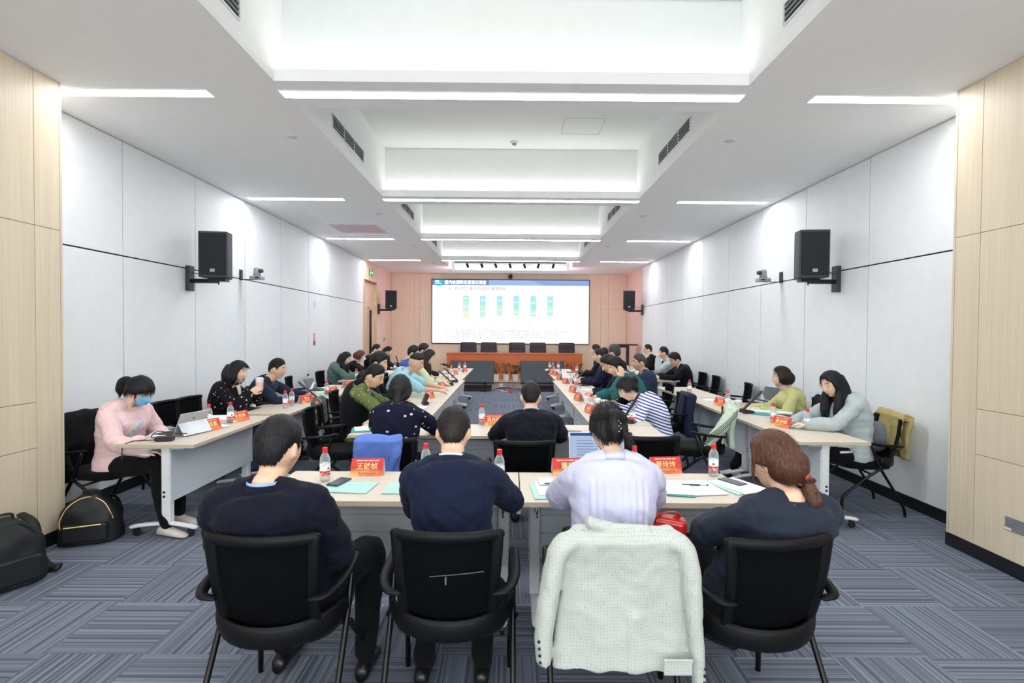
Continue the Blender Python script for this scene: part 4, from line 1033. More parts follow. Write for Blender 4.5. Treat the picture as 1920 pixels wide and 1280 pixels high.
# left wall tables
shp('paper', 405, 783, .42, .3, 10, 'broad white sheets at the far end of the near left wall table', M_PAPER, lines=3); shp('paper', 395, 800, .21, .29, 60, 'white sheet between the two name cards at the left wall', M_PAPER, z=TH + .005)
shp('paper', 310, 812, .21, .26, 20, 'white sheet behind the black adapter on the near left wall table', M_PAPER, lines=4)
phone(318, 803, 60, 'small mint note pad with a dark phone beside the tablet keyboard', TH + .006)
shp('booklet', 512, 752, .2, .3, 30, 'mint booklet standing behind the grey laptop', M_TEAL, cat='booklet', group=GB)
shp('booklet', 553, 744, .2, .26, 30, 'mint booklet beyond the two bottles on the left wall table', M_TEAL, cat='booklet', group=GB)
shp('booklet', 604, 735, .2, .26, 30, 'mint booklet under the tablet of the man in navy', M_TEAL, cat='booklet', group=GB)
shp('paper', 612, 728, .3, .26, 20, 'blue and white leaflets at the far end of the third left wall table', M_PAPER)
phone(572, 748, 20, 'small dark phone in front of the man in the navy shirt', TH)
shp('paper', 735, 697, .3, .26, 0, 'white sheet on the far left wall table', M_PAPER); shp('paper', 741, 689, .3, .26, 0, 'farthest white sheet on the far left wall table', M_PAPER)
p = onz(731, 693, TH); tag(MB().box((0, 0, .03), (.18, .12, .06)).build('tissue_box', M_DARK, loc=p, bevel=.02), 'black oblong case on the far left wall table', 'case')
shp('mouse_pad', 460, 767, .22, .26, 0, 'black mouse pad on the left wall table by the woman with the cup', M_DARK, cat='mouse pad', h=.003)
def mouse(px, py, mat, rz, label):
    p = onz(px, py, TH + .004); r = empty('mouse', p, R(rz), label, 'mouse'); m = MB(); m.ell((0, 0, .006), (.032, .055, .03), None, 18, 10)
    m.v = [(x, y, max(z, 0)) for x, y, z in m.v]; m.build('shell', mat, r, smooth=True); MB().box((0, .028, .033), (.004, .02, .006)).build('wheel', M_GREYPL, r)
mouse(474, 762, M_WHITEPL, 40, 'white computer mouse on the black mouse pad')
mouse(259, 824, plain('pink_mouse', (232, 196, 198), .4), -60, 'pink computer mouse at the near left corner of the left wall table')

# laptops
def laptop(px, py, face, label, shell, W=.32, D=.22, tilt=20, screen=None, slab=False):
    """face: direction the user looks; hinge is away from the user"""
    p = onz(px, py, TH); r = empty('laptop', (p.x, p.y, TH), R(face - 90), label, 'laptop')
    MB().box((0, 0, .008), (W, D, .014)).build('base', shell, r, bevel=.003)
    m = MB()
    for j in range(5):
        for i in range(13): m.box((-W * .42 + i * W * .07, D * .36 - j * .021, .0158), (W * .058, .016, .002))
    m.build('keyboard', M_DARK, r)
    Ml = Matrix.Translation((0, D / 2, .012)) @ Matrix.Rotation(R(-tilt), 4, 'X')
    l = MB().box((0, 0, D / 2), (W, .007, D), Ml).build('lid', shell, r, bevel=.002)
    MB().box((0, -.0042, D / 2), (W - .014, .001, D - .016), Ml).build('screen', screen or M_SCREENOFF, l)
    return r
laptop(505, 754, 182, 'dark grey laptop open in front of the woman with the cup', plain('dark_grey_shell', (84, 88, 94), .4, metal=.5), tilt=28).rotation_euler.z = R(165 - 90 + 0)
laptop(598, 731, 178, 'thin dark tablet laptop in front of the man in the navy shirt', plain('slate_shell', (64, 76, 80), .4, metal=.4), .26, .18, 30).rotation_euler.z = R(172 - 90)
laptop(1427, 753, 0, 'small silver laptop beyond the jar on the right wall tables', M_SILVER, .28, .2, 25).rotation_euler.z = R(15 - 90)
M_LAPSC = emit('laptop_page', (170, 186, 214), .75)
laptop(1126, 894, 90, 'silver laptop with a document on screen in front of the woman in lilac', M_SILVER, .36, .24, 14, M_LAPSC)
o = [c for c in bpy.data.objects if c.name.startswith('laptop')][-1]
m = MB()
Ml = Matrix.Translation((0, .12, .012)) @ Matrix.Rotation(R(-14), 4, 'X')
for k in range(9): m.box((-.03, -.0052, .04 + k * .018), (.2, .0006, .003), Ml)
m.box((0, -.0052, .225), (.34, .0006, .018), Ml)
m.build('screen_window', emit('laptop_menu', (50, 84, 150), .7), o)
# tablet computer with kickstand, its back to the aisle
p = onz(352, 812, TH); r = empty('tablet_computer', (p.x, p.y, TH), R(90 - 90 - 105), 'silver tablet computer on a kickstand with its back towards the aisle', 'tablet')
Ml = Matrix.Translation((0, .0, .0)) @ Matrix.Rotation(R(-24), 4, 'X')
MB().box((0, 0, .105), (.29, .009, .205), Ml).build('body', M_SILVER, r, bevel=.002)
MB().box((0, -.006, .105), (.27, .002, .185), Ml).build('screen', M_SCREENOFF, r)
Mk = Matrix.Translation((0, .052, .105)) @ Matrix.Rotation(R(32), 4, 'X')
MB().box((0, 0, -.055), (.285, .004, .12), Mk).build('kickstand', plain('kickstand_silver', (196, 200, 204), .35, metal=.5), r, bevel=.001)
MB().box((0, .0052, .15), (.02, .001, .02), Ml).build('emblem', plain('emblem_grey', (120, 124, 130), .3), r)
MB().box((0, -.11, .005), (.28, .2, .008)).build('keyboard_cover', M_DARK, r, bevel=.002)
p = onz(309, 826, TH); r = empty('power_adapter', (p.x, p.y, TH), R(12), 'black power adapter with looping cables beside the silver tablet computer', 'adapter')
MB().box((0, 0, .018), (.13, .065, .034)).build('block', M_DARK, r, bevel=.006)
MB().tube([(-.06, 0, .02), (-.11, .03, .03), (-.09, .1, .06), (.0, .12, .04), (.12, .12, .03)], .004, 8, smooth=6).build('cable', M_DARK, r, smooth=True)
MB().tube([(-.05, -.02, .015), (-.14, -.02, .01), (-.22, -.04, .01), (-.26, -.08, -.02), (-.26, -.1, -.14)], .004, 8, smooth=6).build('cable', M_DARK, r, smooth=True)

# bags on the floor
def backpack(x, y, rz, label, W=.36, H=.40, D=.22, lean=0, zips=True):
    r = empty('backpack', (x, y, 0), R(rz), label, 'bag')
    mat = plain('black_nylon', (13, 15, 20), .6, vary=.1)
    m = MB(); rings = []
    for k, z in enumerate(np.linspace(0, 1, 12)):
        q = (1 - .75 * max(0, z - .55) ** 1.6 / .45 ** 1.6 * .9) ; w_ = W / 2 * (1.04 - .08 * z) * q; d_ = D / 2 * (1.05 - .25 * z) * (.55 + .45 * q)
        rings.append([Vector((w_ * math.copysign(abs(math.cos(a)) ** .6, math.cos(a)), d_ * math.copysign(abs(math.sin(a)) ** .7, math.sin(a)) + lean * z * H, .006 + z * H)) for a in [2 * PI * j / 28 for j in range(28)]])
    m.loft(rings)
    def post(co, no, me):
        for i in range(len(co)):
            co[i] += no[i] * .012 * noise.noise(Vector(co[i]) * 9)
        co[:, 2] = np.maximum(co[:, 2], .002)
        return co
    remesh(m, 'body', mat, .012, 4, .5, (0, 0, 0), r, post)
    MB().tube([(-W * .40, -D * .36, H * .25), (-W * .42, -D * .34, H * .55), (-W * .26, -D * .3 + lean * .3, H * .86), (0, -D * .26 + lean * .35, H * .99), (W * .26, -D * .3 + lean * .3, H * .86), (W * .42, -D * .34, H * .5)], .0035, 6, smooth=6).build('zip', M_GOLD if zips else M_DARK, r, smooth=True)
    m = MB(); m.box((0, -D * .52, H * .28), (W * .72, .05, H * .38)); o = m.build('front_pocket', mat, r, bevel=.02, bseg=3)
    MB().tube([(-W * .3, -D * .5 - .035, H * .44), (W * .28, -D * .5 - .035, H * .46)], .004, 6).build('pocket_zip', M_GOLD if zips else M_DARK, r)
    for s in (-1, 1): MB().tube([(s * W * .22, D * .4 + lean * .4, H * .92), (s * W * .3, D * .72, H * .7), (s * W * .34, D * .74, H * .3), (s * W * .3, D * .45, H * .06)], .018, 8, smooth=5, flat=.4).build('shoulder_strap', mat, r, smooth=True)
    MB().tube([(-.05, .0 + lean * .4, H * .98), (-.04, .0 + lean * .4, H * 1.08), (.04, lean * .4, H * 1.08), (.05, lean * .4, H * .98)], .009, 8, smooth=5).build('grab_handle', mat, r, smooth=True)
    return r
p = onz(152, 1022, 0); backpack(p.x, p.y + .1, 20, 'black backpack with gold zips leaning by the left wooden column under the coat chair', .40, .36, .24)
p = onz(5, 1085, 0); backpack(p.x + .10, p.y - .10, 60, 'black bag with hanging strap at the left edge of the picture', .42, .42, .26, zips=False)
p = onz(84, 1070, 0); tag(MB().tube([p + Vector((-.25, .1, .35)), p + Vector((-.12, .05, .30)), p + Vector((-.04, 0, .12)), p + Vector((.02, 0, .03)), p + Vector((.1, .0, .03))], [.03, .035, .035, .035, .03], 10, smooth=5, flat=.5).build('bag_strap', plain('black_nylon', (13, 15, 20), .6), None, smooth=True), 'wide black strap trailing on the carpet from the bag at the left edge', 'strap')
# brown bag by the right inner row feet and a small tray
p = onz(1052, 742, 0); tag(MB().box((0, 0, .14), (.22, .12, .26)).build('paper_bag', plain('brown_bag', (136, 96, 52), .8), loc=(p.x, p.y, 0), bevel=.01), 'brown bag on the carpet at the inner side of the right inner row', 'bag')
# ================================================================ people
V = Vector
def smooth01(t): t = max(0.0, min(1.0, t)); return t * t * (3 - 2 * t)
def gs(x, s): return math.exp(-(x / s) ** 2)

def head_point(d, f=0.0, wide=1.0):
    """surface of the head (local frame: x right, y forward, z up, origin at mid-head) in direction d"""
    dx, dy, dz = d
    z = .120 * dz
    hw, hd = .0765 * wide, .094
    x = hw * dx; y = hd * dy
    low = smooth01((-z - .015) / .10)
    x *= 1 - (.30 + .04 * f) * low
    if y > 0:
        y = hd * (dy ** .80) * (1 - .10 * low); y -= .004 * (x / hw) ** 2
    else:
        y *= 1 - .30 * smooth01((-z - .03) / .08)
    if z > 0: x *= 1 - .05 * smooth01(z / .12)
    if dy > .05:
        fr = smooth01(dy / .5)
        a = .0
        if -.046 < z < .034:
            t = (z + .046) / .08; prof = (1 - t) ** .9 if z > -.034 else smooth01((z + .046) / .012)
            a += (.022 - .003 * f) * prof * gs(x, .0100 + .006 * (1 - t)) * 1.42
        a += .0045 * gs(z - .036, .011) * gs(abs(x) - .022, .03) * (1 - .5 * f)
        a -= .0105 * gs(z - .014, .014) * gs(abs(x) - .031, .017)
        a += .0045 * gs(z + .018, .020) * gs(abs(x) - .043, .02)
        a += .0085 * gs(z + .060, .0075) * gs(x, .021) + .0068 * gs(z + .072, .0075) * gs(x, .018)
        a -= .0045 * gs(z + .066, .0028) * gs(x, .022)
        a -= .004 * gs(z + .083, .008) * gs(x, .02)
        a += .0085 * gs(z + .102, .015) * gs(x, .024)
        y += a * fr
    return V((x, y, z))

class Frame:
    def __init__(s, c, fwd, up=(0, 0, 1), roll=0):
        s.c = V(c); s.y = V(fwd).normalized(); r = s.y.cross(V(up)).normalized(); s.z = r.cross(s.y).normalized(); s.x = r
        if roll:
            q = Matrix.Rotation(roll, 3, s.y); s.x = q @ s.x; s.z = q @ s.z
    def __call__(s, p): return s.c + s.x * p[0] + s.y * p[1] + s.z * p[2]
    def mat(s):
        return Matrix(((s.x.x, s.y.x, s.z.x, s.c.x), (s.x.y, s.y.y, s.z.y, s.c.y), (s.x.z, s.y.z, s.z.z, s.c.z), (0, 0, 0, 1)))

def ik(a, b, l1, l2, pole):
    a, b = V(a), V(b); d = b - a; L = d.length
    if L > (l1 + l2) * .995: b = a + d.normalized() * (l1 + l2) * .995; d = b - a; L = d.length
    if L < .12: L = .12
    k = (l1 * l1 - l2 * l2 + L * L) / (2 * L); h = math.sqrt(max(l1 * l1 - k * k, .0))
    n = d.normalized(); p = V(pole) - n * V(pole).dot(n); p = p.normalized() if p.length > 1e-5 else V((0, 0, -1))
    return a + n * k + p * h, b

def add_hand(mb, wrist, direc, palm_n, side, curl=.5, spread=1.0, s=1.0, thumb_in=.5):
    """five fingers on a palm; side=+1 right hand (thumb on the left when palm faces down)"""
    y = V(direc).normalized(); n = V(palm_n); n = (n - y * n.dot(y)).normalized(); x = y.cross(n) * -side    # x points to the thumb side
    rings = []
    for t, w_, th in ((-.02, .025, .019), (.0, .027, .0175), (.03, .037, .016), (.06, .042, .015), (.085, .041, .013), (.095, .036, .011)):
        c = V(wrist) + y * t * s
        rings.append([c + x * (w_ * s * math.cos(a)) + n * (th * s * math.sin(a)) for a in [2 * PI * j / 14 for j in range(14)]])
    mb.loft(rings)
    for k, (off, ln, r_) in enumerate(((.030, .070, .0088), (.0105, .078, .0090), (-.0095, .073, .0086), (-.029, .058, .0078))):
        base = V(wrist) + (y * (.082 - .004 * abs(k - 1)) + x * off) * s
        ang = 0; dirv = (y + x * (off * 1.6 * spread)).normalized(); pts = [base - dirv * .02]; p = base; pts.append(p); cur = curl * (1 + .12 * (k - 1.5))
        for q, fr in enumerate((.45, .30, .25)):
            ang += cur * (.75, .9, .6)[q]
            dd = (dirv * math.cos(ang) + n * math.sin(ang)); p = p + dd * ln * fr * s; pts.append(p)
        mb.tube(pts, [r_ * s, r_ * s, r_ * .96 * s, r_ * .9 * s, r_ * .8 * s], 8, round_end=True)
    b = V(wrist) + (y * .022 + x * .022) * s; d1 = (y * .55 + x * .75 + n * .35 * thumb_in).normalized(); d2 = (y * .85 + x * .25 + n * .5 * thumb_in).normalized()
    mb.tube([b - d1 * .01, b + d1 * .032 * s, b + d1 * .035 * s + d2 * .028 * s, b + d1 * .035 * s + d2 * .055 * s], [.014 * s, .0125 * s, .0105 * s, .0088 * s], 8, round_end=True)

SK = {'a': skinmat('skin_fair', (232, 198, 174)), 'b': skinmat('skin_warm', (228, 190, 162)), 'c': skinmat('skin_tan', (216, 176, 148))}
M_LIP = plain('lip_rose', (210, 144, 130), .45, vary=.02); M_EYE = plain('eye_dark', (34, 26, 24), .15, vary=0); M_EYEW = plain('eye_white', (226, 220, 214), .3, vary=0); M_BROW = plain('brow_dark', (44, 34, 32), .8)
H_BLACK = hairmat('black_hair', (9, 9, 12), (32, 32, 38)); H_DKBR = hairmat('dark_brown_hair', (20, 16, 16), (52, 42, 39)); H_BROWN = hairmat('chestnut_hair', (58, 34, 26), (122, 82, 62)); H_RED = hairmat('auburn_hair', (74, 36, 30), (136, 78, 62)); H_GREYB = hairmat('greying_hair', (42, 40, 40), (92, 90, 88))
M_TROU = fabric('black_trousers', (11, 12, 16)); M_SHOE = plain('black_shoe_leather', (18, 18, 20), .35); M_JEANS = fabric('blue_jeans', (66, 98, 140), bump=.3)

def person(hip, face, head, label, voxel=.010, look=None, pitch=0, roll=0, fem=False, hs=1.0, build=1.0,
           top='shirt', top_mat=None, sleeve=1.0, collar=None, collar_mat=None, inner=None, leg_mat=None, shoe_mat=None,
           hl=None, hr=None, hand=None, pole=None, hair='short', hair_mat=None, skin='a', glasses=None, mask=None, fold=.007,
           feet=None, knees=None, group=None, shrug=0, hunch=0, shoulder_turn=0, legs=True, top_kw=None, seatz=.50, reach=False):
    """hip (x,y) and facing of the lap; head = world centre of the head; look = heading of the face"""
    fa = R(face); Fw = V((math.cos(fa), math.sin(fa), 0)); Rt = V((math.sin(fa), -math.cos(fa), 0)); U = V((0, 0, 1))
    H = V((hip[0], hip[1], seatz)); hd = V(head)
    la = R(look if look is not None else face); pt = R(pitch)
    hf = V((math.cos(la) * math.cos(pt), math.sin(la) * math.cos(pt), -math.sin(pt)))
    HF = Frame(hd, hf, roll=R(roll))
    org = (hip[0], hip[1], 0); root = empty('person', org, 0, label, 'person', group)
    skull_base = HF((0, -.032, -.085 * hs)); 
    neck0 = skull_base + V((0, 0, -.047)) - HF.y * .028 - V(Fw) * .0
    # pull the neck root back towards the hips' line so that the spine curves
    base = neck0 * 1.0; base.x -= Fw.x * (.018 + .02 * hunch); base.y -= Fw.y * (.018 + .02 * hunch)
    mid = H * .5 + base * .5 - Fw * (.035 + .05 * hunch) + V((0, 0, .02))
    spine = catmull([H - V((0, 0, .07)), H + V((0, 0, .07)) - Fw * .01, mid, base * .86 + H * .14 - Fw * (.02 + .03 * hunch), base], 8)
    N = len(spine); st_ = R(shoulder_turn)
    b = build
    tabw = [(0, .150, .105), (.10, .178, .125), (.22, .172, .122), (.38, .150 if fem else .160, .108), (.55, .158 if fem else .170, .118 if not fem else .122), (.70, .172 if fem else .185, .120), (.80, .168 if fem else .185, .108), (.87, .150 if fem else .165, .096), (.93, .108, .082), (.97, .074, .070), (1.0, .060, .062)]
    def interp(t):
        for i in range(len(tabw) - 1):
            a_, c_ = tabw[i], tabw[i + 1]
            if t <= c_[0]: q = (t - a_[0]) / (c_[0] - a_[0]); return a_[1] + (c_[1] - a_[1]) * q, a_[2] + (c_[2] - a_[2]) * q
        return tabw[-1][1:]
    def spine_at(t):
        x = t * (N - 1); i = min(int(x), N - 2); return spine[i].lerp(spine[i + 1], x - i)
    def right_at(t):
        return (Matrix.Rotation(st_ * smooth01((t - .3) / .5), 3, 'Z') @ Rt)
    def torso(mb, inf=0.0, t0=0.0, t1=1.0, sc_=1.0, n=24, widen=0.0):
        rings = []
        for i in range(20):
            t = t0 + (t1 - t0) * i / 19; c = spine_at(t); tg = (spine_at(min(1, t + .03)) - spine_at(max(0, t - .03))).normalized(); rx = right_at(t); rx = (rx - tg * rx.dot(tg)).normalized(); fy = tg.cross(rx).normalized() * -1
            if fy.dot(Fw) < 0: fy = -fy
            w_, d_ = interp(t); w_ = w_ * b * sc_ + inf + widen * smooth01(1 - t / .45); d_ = d_ * b * sc_ + inf + widen * .6 * smooth01(1 - t / .45)
            bust = .020 * gs(t - .66, .10) if fem else 0
            rings.append([c + rx * (w_ * math.copysign(abs(math.cos(a)) ** .85, math.cos(a))) + fy * ((d_ + (bust if math.sin(a) > 0 else 0)) * math.copysign(abs(math.sin(a)) ** .9, math.sin(a))) for a in [2 * PI * j / n for j in range(n)]])
        mb.loft(rings)
    # arms
    arms = []
    rs = right_at(.85); up_t = (spine_at(.9) - spine_at(.8)).normalized()
    for s, tgt in ((-1, hl), (1, hr)):
        sh = spine_at(.82) + rs * (s * (.150 if fem else .168) * b) - U * (.028 - shrug) + Fw * .0
        if tgt is None: tgt = H + Fw * .30 + Rt * s * .10 + U * .12
        elif len(tgt) == 3: tgt = V(tgt)
        dh = V((tgt.x - sh.x, tgt.y - sh.y, 0)); dz_ = tgt.z - sh.z; lim = math.sqrt(max(.455 ** 2 - dz_ * dz_, .0064))
        if dh.length > lim and not reach: dh = dh.normalized() * lim; tgt = V((sh.x + dh.x, sh.y + dh.y, tgt.z))
        pl = (pole or {}).get('r' if s > 0 else 'l'); pl = V(pl) if pl is not None else (rs * s * .55 - Fw * .35 - U * .8)
        el, wr = ik(sh, tgt, .275 * (.95 if fem else 1), .245 * (.95 if fem else 1), pl)
        arms.append((s, sh, el, wr))
    def arm_geo(mb, inf, t_end, shoulder=0, loose=0):
        for s, sh, el, wr in arms:
            ua = (.052 if not fem else .045) * b ** .7; fa_ = (.040 if not fem else .036); wrr = .027 if not fem else .024
            inner_p = spine_at(.78) + rs * s * .09
            pts = [inner_p, sh, sh.lerp(el, .5), el]; rr = [ua * 1.12 + inf + shoulder, ua * 1.1 + inf + shoulder, ua + inf + loose * .4, fa_ * 1.12 + inf + loose * .7]
            if t_end > .5:
                e = (t_end - .5) * 2; pts += [el.lerp(wr, e * .5), el.lerp(wr, e)]; rr += [fa_ + inf + loose, (fa_ + (wrr - fa_) * e) + inf + loose * .8]
            else: pts[-1] = sh.lerp(el, t_end * 2)
            q = catmull(pts, 4); mb.tube(q, lerp_list(rr, len(q)), 12, round_end=True)
            a0 = spine_at(.97) + rs * s * .03; mb.tube([a0, a0.lerp(sh, .5) + U * .010, sh + U * .006], [.050 + inf * .5, .050 + inf * .8, .044 + inf], 12)
    # legs
    lg = []
    for i, s in enumerate((-1, 1)):
        hp = H + Rt * s * .085 + V((0, 0, .0)); kn = (V(knees[i]) if knees else H + Fw * .42 + Rt * s * .115 + V((0, 0, .03))); ft = (V(feet[i]) if feet else V((kn.x + Fw.x * .02, kn.y + Fw.y * .02, .075)))
        lg.append((s, hp, kn, ft))
    def leg_geo(mb, inf, knee_only=False):
        for s, hp, kn, ft in lg:
            pts = [hp, hp.lerp(kn, .5), kn, kn.lerp(ft, .35), kn.lerp(ft, .75), ft + V((0, 0, .03))]; rr = [.088, .075, .058, .056, .045, .040]
            q = catmull(pts, 4); mb.tube(q, [v * b ** .5 + inf for v in lerp_list(rr, len(q))], 14, round_end=True)
    # ---- the body: one continuous surface
    mb = MB()
    def hpnt(d, extra=0): 
        p = head_point(d, 1.0 if fem else 0.0); return p
    rings = []; nu, nv = 44, 40
    for i in range(nv + 1):
        ph = -PI / 2 + PI * i / nv; rr = max(math.cos(ph), .015)
        rings.append([HF(hpnt((rr * math.sin(2 * PI * j / nu), rr * math.cos(2 * PI * j / nu), math.sin(ph))) * hs) for j in range(nu)])
    mb.loft(rings)
    for s in (-1, 1):     # ears
        Me = Matrix.Rotation(R(s * 18), 3, 'Z') @ Matrix.Rotation(R(-8), 3, 'X'); rg = []
        e = MB().ell((0, 0, 0), (.0075, .017, .030), None, 12, 10)
        vs = [HF((V((s * .079, -.008, -.004)) + Me @ V(p)) * hs) for p in e.v]; mb.add(vs, e.f)
        e = MB().ell((0, 0, 0), (.010, .009, .012), None, 10, 8); vs = [HF((V((s * .074, .0, -.022)) + V(p)) * hs) for p in e.v]; mb.add(vs, e.f)
    nk = .056 if not fem else .047
    mb.tube([HF((0, -.012, -.04 * hs)), HF((0, -.030, -.085 * hs)), neck0 * .6 + skull_base * .4, base + V((0, 0, .0)), spine_at(.93)], [nk * .95, nk, nk * .98, nk * 1.1, nk * 1.35], 18, smooth=3)
    torso(mb, -.004, .02, .97, .90)
    arm_geo(mb, -.008, 1.0)
    if legs: leg_geo(mb, -.008)
    cur = (hand or {}); 
    for s, sh, el, wr in arms:
        k = 'r' if s > 0 else 'l'; h = cur.get(k, {}); d = h.get('dir'); d = V(d) if d is not None else ((wr - el).normalized() + Fw * .25 - V((0, 0, .0))).normalized()
        pn = h.get('palm', (0, 0, -1)); mb.tube([el.lerp(wr, .8), wr, wr + d.normalized() * .02], [.028, .024, .024], 10)
        add_hand(mb, wr, d, pn, s, h.get('curl', .45), h.get('spread', 1), (.93 if fem else 1.0) * (1.0), h.get('thumb', .5))
    lipM = HF.mat().inverted()
    def body_post(co, no, me): return co
    body = remesh(mb, 'body', [SK[skin], M_LIP], voxel, 2 if voxel < .007 else 1, .4, org, root)
    me = body.data; n = len(me.polygons); cc = np.empty(n * 3, np.float32); me.polygons.foreach_get('center', cc); cc = cc.reshape(-1, 3) + np.array(org)
    L = (np.array(lipM.to_3x3()) @ cc.T).T + np.array(lipM.translation); L /= hs
    mi = ((np.abs(L[:, 2] + .066) < .0125 - np.abs(L[:, 0]) * .35) & (np.abs(L[:, 0]) < .023) & (L[:, 1] > .05)).astype(np.int32) if not mask else np.zeros(n, np.int32)
    me.polygons.foreach_set('material_index', mi)
    # eyes and brows, set on the head surface
    def onhead(x, z, out=0):
        # march: find y at given x,z on the front of the face
        dz = z / .120; c2 = math.sqrt(max(0, 1 - dz * dz)); hw = .0765 * (1 - .30 * smooth01((-z - .015) / .10)); a_ = x / max(hw * c2, 1e-4); a_ = max(-.98, min(.98, a_)); d = (c2 * a_, c2 * math.sqrt(1 - a_ * a_), dz)
        p = hpnt(d); return V((x, p.y + out, z))
    if voxel < .012:
        for s in (-1, 1):
            c = onhead(s * .031, .013); m = MB(); m.ell((0, 0, 0), (.0125, .006, .0038 if not pitch > 15 else .0026), None, 14, 8); vs = [HF((c + V((p[0], p[1] + .0025, p[2]))) * hs) for p in m.v]
            MB().add(vs, m.f).build('eye', M_EYEW, root, org, smooth=True)
            m = MB(); m.ell((0, 0, 0), (.0048, .0025, .0038 if not pitch > 15 else .0027), None, 10, 6); vs = [HF((c + V((p[0], p[1] + .0082, p[2] - .0005))) * hs) for p in m.v]; MB().add(vs, m.f).build('iris', M_EYE, root, org, smooth=True)
            pts = [HF((onhead(s * x, z, .002)) * hs) for x, z in ((.014, .034), (.028, .040), (.042, .037), (.050, .031))]
            MB().tube(pts, [.002, .0034, .003, .0014] if not fem else [.0014, .0024, .002, .001], 6, smooth=3).build('eyebrow', M_BROW, root, org, smooth=True)
    # ---- hair
    hm = hair_mat or H_BLACK
    mb = MB(); rings = []; nu, nv = 48, 44
    st = {'short': (.016, .007, -.060, .066), 'fade': (.018, .002, -.045, .068), 'buzz': (.012, .002, -.05, .064), 'thick': (.030, .018, -.055, .064), 'bowl': (.026, .024, -.055, .045), 'up': (.020, .016, -.062, .062), 'parted': (.018, .016, -.065, .074), 'bangs': (.022, .020, -.065, .030)}
    key = {'short': 'short', 'fade': 'fade', 'buzz': 'buzz', 'thick': 'thick', 'bowl': 'bowl', 'bob': 'parted', 'wavy': 'parted', 'long': 'parted', 'bun': 'up', 'claw': 'up', 'ponytail_low': 'parted', 'ponytail_brown': 'up', 'ponytail_bangs': 'bangs', 'scruff': 'thick'}[hair]
    T, Ts, nape, front = st[key]
    cov_ear = hair in ('bob', 'wavy', 'long', 'ponytail_low')
    def hairline(az):
        a = abs(az)
        pts = [(0, front), (.5, front - .004), (.85, front - .022), (1.15, .010), (1.35, -.012 if not cov_ear else -.05), (1.62, -.014 if not cov_ear else -.07), (1.95, -.02 if not cov_ear else -.08), (2.5, nape), (PI, nape)]
        if cov_ear: pts[3] = (1.15, .0); pts[2] = (.85, front - .03)
        if hair in ('short', 'thick'): pts[3] = (1.15, .022); pts[4] = (1.38, -.020); pts[5] = (1.62, .016); pts[6] = (1.95, .004)
        if hair == 'fade': pts = [(0, front), (.5, front), (.9, .05), (1.3, .045), (2.2, .04), (PI, .02)]
        for i in range(len(pts) - 1):
            if a <= pts[i + 1][0]: t = (a - pts[i][0]) / (pts[i + 1][0] - pts[i][0]); return pts[i][1] * (1 - t) + pts[i + 1][1] * t
        return nape
    for i in range(nv + 1):
        ph = -PI / 2 + PI * i / nv; rr = max(math.cos(ph), .015); ring = []
        for j in range(nu):
            az = 2 * PI * j / nu - PI; d = V((rr * math.sin(az), rr * math.cos(az), math.sin(ph))); p = hpnt(d) if d.y < .2 or d.z > .4 else V((.0765 * d.x, .094 * d.y, .120 * d.z))
            sgn = (p.z - hairline(az)); tp_ = {'short': .055, 'fade': .03, 'buzz': .05, 'thick': .032, 'scruff': .03}.get(hair, .016); k = smooth01(sgn / .014 + .3); up = smooth01(d.z * 1.2 + .15)
            th = (Ts + (T - Ts) * up) * k * (.28 + .72 * smooth01(sgn / tp_)) - .012 * (1 - k)
            if hair in ('fade', 'buzz') and d.y < .5: th -= .001
            if hair == 'scruff': th += .006 * noise.noise(d * 5)
            nrm = V((d.x / .0765, d.y / .094, d.z / .12)).normalized()
            ring.append(HF((p + nrm * th) * hs))
        rings.append(ring)
    mb.loft(rings)
    X = lambda x, y, z: HF(V((x, y, z)) * hs)
    dn = V((0, 0, -1)); bk = -Fw
    if hair == 'claw':
        mb.ell(X(0, -.108, .012), (.034, .034, .062), HF.mat().to_3x3().to_4x4()); mb.ell(X(.006, -.100, .065), (.034, .04, .03), HF.mat().to_3x3().to_4x4())
        for k in range(5): mb.tube([X(.03 + .004 * k, -.09, .02 - .01 * k), X(.07, -.10, -.005 - .012 * k), X(.092 + .004 * k, -.10, -.03 - .015 * k)], [.006, .004, .0015], 6, smooth=3)
    if hair == 'bun': mb.ell(X(.0, -.105, .055), (.04, .04, .036)); mb.ell(X(.02, -.115, .07), (.03, .028, .026)); mb.tube([X(.03, .06, .05), X(.06, .07, .0), X(.055, .08, -.05)], [.008, .005, .002], 6, smooth=3)
    if hair == 'ponytail_bangs':
        mb.tube([X(0, -.10, .045), X(0, -.135, .05), X(0, -.165, .01), X(0, -.165, -.05), X(0, -.15, -.10)], [.022, .03, .042, .038, .012], 14, smooth=4)
        for s in (-1, 1): mb.tube([X(s * .066, .045, .05), X(s * .078, .045, .0), X(s * .074, .05, -.04)], [.012, .008, .003], 8, smooth=3)
    if hair == 'ponytail_low':
        q = X(0, -.092, -.07); mb.tube([X(0, -.07, -.02), q, q + dn * .08 + bk * .035, q + dn * .16 + bk * .045, q + dn * .25 + bk * .04], [.06, .034, .04, .036, .014], 14, smooth=4)
        for s in (-1, 1): mb.tube([X(s * .05, -.05, .0), X(s * .062, -.062, -.06), X(s * .03, -.085, -.085)], [.03, .03, .02], 10, smooth=3)
    if hair == 'ponytail_brown':
        mb.ell(X(.0, -.055, .0), (.088, .085, .085), HF.mat().to_3x3().to_4x4())
        q = X(.034, -.125, -.055); mb.tube([X(.015, -.09, -.02), q, q + dn * .035 + bk * .01, q + dn * .08 + bk * .02 + Rt * .012, q + dn * .12 + bk * .015 + Rt * .01], [.045, .017, .030, .033, .012], 14, smooth=4)
        for s in (-1, 1): mb.tube([X(s * .06, .045, .075), X(s * .082, .04, .02), X(s * .080, .045, -.05), X(s * .07, .05, -.09)], [.014, .010, .007, .002], 8, smooth=3)
